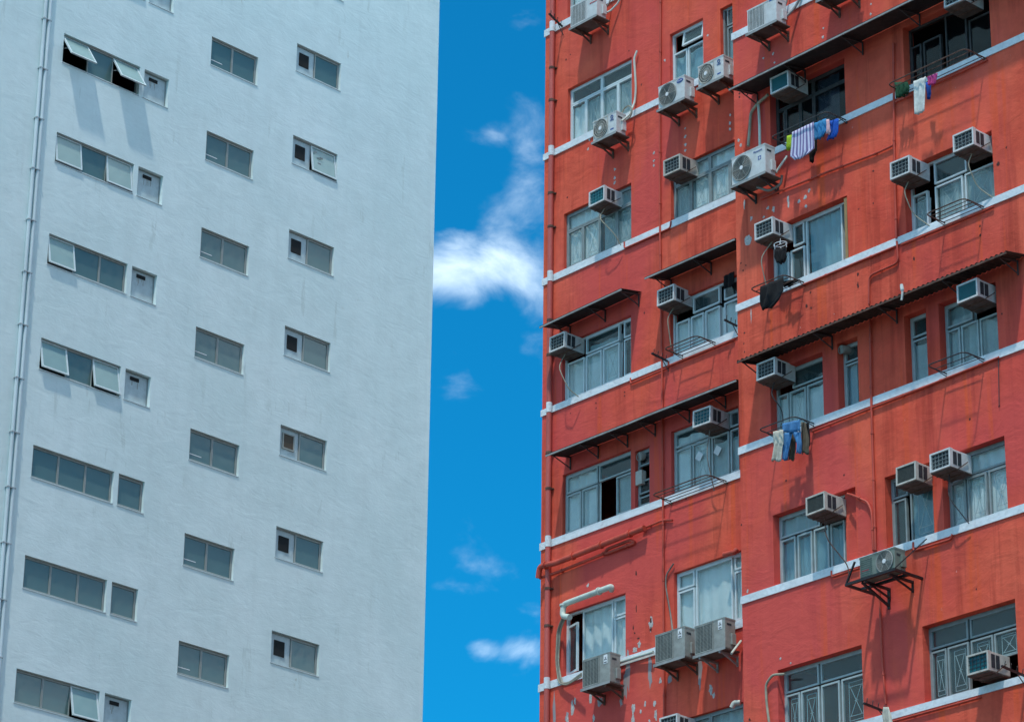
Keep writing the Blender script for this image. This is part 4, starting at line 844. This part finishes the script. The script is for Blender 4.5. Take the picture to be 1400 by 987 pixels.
# corner stack: white where the bands cross it
s, z = RL.px(751.5, 470, .085)
t = thing('soil_stack', 'pink red soil stack running down the left corner of the red block', 'pipe', RL, s, 0)
obj('pipe', MB().tube([(0, -.085, 5), (0, -.085, ZT)], .058, 14, 0), M['pipe_pink'], t, smooth=True)
for b0, b1 in bl: obj('white_sleeve', MB().tube([(0, -.085, b0-.02), (0, -.085, b1+.06)], .064, 14, 0), M['band'], t, smooth=True)
for b0, b1 in bl:
    for dz in (-.95, -1.75): obj('collar', MB().tube([(0, -.085, b0+dz), (0, -.085, b0+dz+.05)], .068, 14, 0).box(-.09, .09, -.05, 0, b0+dz+.01, b0+dz+.035), M['rust'], t, smooth=True)
pipe(RL, [(903.5, -30), (902.3, 150), (902.3, 308), (905, 500), (906.5, 690), (907.5, 850), (908, 990)], .022, 'pipe_red', 'thin red pipe running down between the two left window columns', clips=14)
pipe(RL, [(736, 790, .16), (738, 774.5, .17), (761, 769, .17), (881, 721.5, .12)], .060, 'pipe_red', 'thick red pipe sloping across the left corner below the fourth band', clips=4, smooth=2)
pipe(RL, [(879, 722.3), (906, 711), (919, 711)], .022, 'pipe_red', 'thin red branch joining the thick sloping pipe to the vertical pipe', clips=2)
pipe(RL, [(738, 790, .1), (760, 783), (826, 756.5), (831, 750), (862, 738), (869, 741.5), (828, 757)], .032, 'pipe_red', 'thin red pipe with a long loop below the thick sloping pipe', clips=3)
pipe(RL, [(862, 517, .03), (862, 524.5), (914, 502.5), (914, 494)], .018, 'pipe_red', 'short red pipe under the third left band near the black hooked rod')
pipe(RL, [(916, 499.5), (1004, 464)], .020, 'pipe_red', 'red pipe under the band below the small rusty rack')
pipe(RL, [(853.6, 331, .03), (853.6, 340), (916, 312), (917.5, 303)], .018, 'pipe_red', 'short red pipe under the band below the teal backed air conditioner')
pipe(RL, [(990, 758, .10), (1004, 755, .12), (1008, 751, .08)], .052, 'pipe_red', 'orange red pipe stub at the top of the big curtained window')
pipe(RL, [(836, 806, .10), (836, 801.5, .22), (770.5, 826, .22), (769, 842, .24), (779, 843.5, .30)], .060, 'pipe_white', 'thick white plastic pipe bent along the top of the lowest left window', clips=2, n=16)
s, z = RL.px(779, 843.5, .30)
pipe(RL, [(1012, 960, .14), (1004, 960, .20), (1000.5, 967, .22)], .050, 'pipe_white', 'beige pipe elbow at the bottom edge beside the bay')
for k, (dx, m) in enumerate(((0, 'hose'), (2, 'hose_grey'), (4, 'hose'))):
    pipe(RL, [(768+dx, 846, .2), (762+dx, 862, .07), (760+dx*.8, 905, .06), (764+dx, 934, .06), (775+dx, 936-dx, .10), (795, 924-dx, .25)], .017, m, ('beige', 'grey', 'second beige')[k]+' hose bundled left of the lowest left window', name='hose', n=7, smooth=4, cat='hose')
pipe(RL, [(871, 70, .05), (867, 80, .08), (869.5, 120, .05), (868, 140, .05), (860, 158, .20), (850, 166, .35)], .024, 'pipe_white', 'white wrapped hose beside the upper left window', name='hose', n=8, smooth=4, cat='hose')
s, z = RL.px(857, 155, .2); tag(obj('hose', MB().ring((0, 0, 0), .16, .016, n=30), M['hose'], None, smooth=True, loc=RL.P(s, .2, z), rz=RL.ang), 'coil of beige hose beside the small condenser', 'hose')
pipe(RR, [(1050, 130, .10), (1034, 144, .06), (1026.5, 155, .05), (1025, 178, .05), (1023, 200, .1)], .030, 'hose', 'beige duct curving down to the large round fan condenser', name='hose', cat='hose', smooth=4)
pipe(RR, [(1037, 142, .05), (1038.5, 170, .06), (1039, 200, .15)], .028, 'pipe_white', 'greenish straight duct right of the curved beige duct', name='hose', cat='hose', smooth=2)
pipe(RR, [(1076, 214, .06), (1061, 236, .25)], .025, 'pipe_white', 'short white duct right of the large round fan condenser', name='hose', cat='hose')
pipe(RR, [(1035, 256, .3), (1052, 262, .2), (1068, 252, .1), (1069, 240, .1)], .026, 'hose_grey', 'grey hose looped under the large round fan condenser', name='hose', cat='hose', smooth=5)
pipe(RR, [(1060, 880+18, .08), (1049, 922, .07), (1046, 940, .06), (1049, 990, .06)], .024, 'hose', 'beige hose left of the lowest bay window', name='hose', cat='hose', smooth=4) if False else None
pipe(RR, [(1073, 921, .05), (1056, 922, .06), (1047, 935, .05), (1048, 960, .05), (1052, 990, .05)], .024, 'hose', 'beige hose arching left of the lowest bay window', name='hose', cat='hose', smooth=4)
pipe(RR, [(1221.5, 60), (1222.5, 198), (1225.5, 326)], .022, 'pipe_red', 'red vertical pipe passing left of the two paired air conditioners', clips=5)
pipe(RR, [(1226, 330), (1228.5, 359), (1188, 377), (1188, 416)], .020, 'pipe_red', 'red pipe stepping down above the corrugated awning', clips=1)
pipe(RR, [(1099, 389), (1222, 338)], .020, 'pipe_red', 'long red pipe under the third band of the bay', clips=2)
pipe(RR, [(1232, 335), (1358, 283)], .018, 'pipe_red', 'red pipe under the band right of the vertical pipe', clips=2)
pipe(RR, [(1040, 272), (1140, 232), (1200, 209), (1221, 199)], .022, 'pipe_red', 'long sloping red pipe below the striped towel', clips=4)
pipe(RR, [(1224, 140), (1350, 82)], .018, 'pipe_red', 'red pipe under the band below the upper right rack', clips=2)
pipe(RR, [(1189.5, 436), (1191.5, 560), (1194, 640), (1197, 752)], .024, 'pipe_red', 'red vertical pipe from the corrugated awning down to the dark condenser', clips=5)
pipe(RR, [(1110, 590), (1366, 488.5)], .020, 'pipe_red', 'long red pipe under the fourth band of the bay', clips=5)
pipe(RR, [(1158.6, 675, -.02), (1166, 677), (1186, 686), (1192, 700), (1194, 752)], .024, 'pipe_red', 'red pipe bending out of the window beside the beige air conditioner', clips=2, smooth=4)
pipe(RR, [(1136.7, 780, .03), (1136.7, 788.6), (1174, 776.5)], .018, 'pipe_red', 'short red pipe under the band left of the dark condenser')
pipe(RR, [(1248.5, 741, .03), (1248.5, 753), (1300, 737), (1302, 730)], .020, 'pipe_red', 'short red pipe under the band right of the dark condenser')
pipe(RR, [(1220, 986), (1341, 952.5)], .018, 'pipe_red', 'red pipe under the lowest visible band', clips=2)
pipe(RR, [(1202, 800), (1206, 900), (1211, 962)], .020, 'pipe_red', 'red vertical pipe below the dark condenser', clips=2)
pipe(RR, [(1365, 487), (1366, 555)], .008, 'steel', 'thin black cable hanging right of the empty black rack', name='cable', cat='cable', n=6)
pipe(RL, [(921, 770, .04), (911, 785, .04), (910, 800, .04), (917, 840, .04), (920, 866, .2)], .016, 'hose_grey', 'grey hose down the left of the big curtained window', name='hose', cat='hose', smooth=4)
pipe(RR, [(1300, 640, .05), (1298, 690, .05), (1302, 722, .05)], .008, 'steel', 'thin black cable between the paired air conditioners and the band', name='cable', cat='cable', n=6) if False else None
# two paper notes on the glass
for x, y in ((957, 624), (982, 616)):
    s, z = RL.px(x, y, -.10); o = obj('paper_note', MB().box(-.085, .085, -.002, .002, -.085, .085), M['sticker'], rb, loc=(s, .078, z)); o.rotation_euler = (0, R(38), 0)

pipe(RL, [(822, 20, .30), (834, 16, .15), (846, 4, .06), (850, -12, .05)], .022, 'pipe_white', 'white hose rising behind the top left condenser', name='hose', cat='hose', n=8, smooth=4)
pipe(RL, [(818, 17, .30), (832, 8, .10), (838, -12, .05)], .016, 'hose_grey', 'thin grey hose behind the top left condenser', name='hose', cat='hose', n=8, smooth=4)
pipe(RL, [(845, 906, .10), (866, 899, .07), (893, 891, .10)], .030, 'pipe_white', 'pale pipe joining the lowest left condenser to the pair', name='hose', cat='pipe')
pipe(RR, [(1000, 893, -.35), (1013, 876, -.78)], .024, 'pipe_white', 'short white duct going behind the bay from the right grey condenser', name='hose', cat='hose')
pipe(RR, [(1074, 24, .22), (1086, 12, .10), (1096, -6, .05)], .028, 'galv', 'grey duct beside the condenser at the top of the bay', name='hose', cat='hose')
pipe(RR, [(1062, 26, .25), (1072, 14, .12), (1079, -10, .05)], .020, 'hose_grey', 'dark hose beside the condenser at the top of the bay', name='hose', cat='hose', smooth=3)
print('frame edge', [round(RR.px(1400, y)[0], 2) for y in (0, 500, 987)], [round(r[1], 2) for r in rects[:30]])
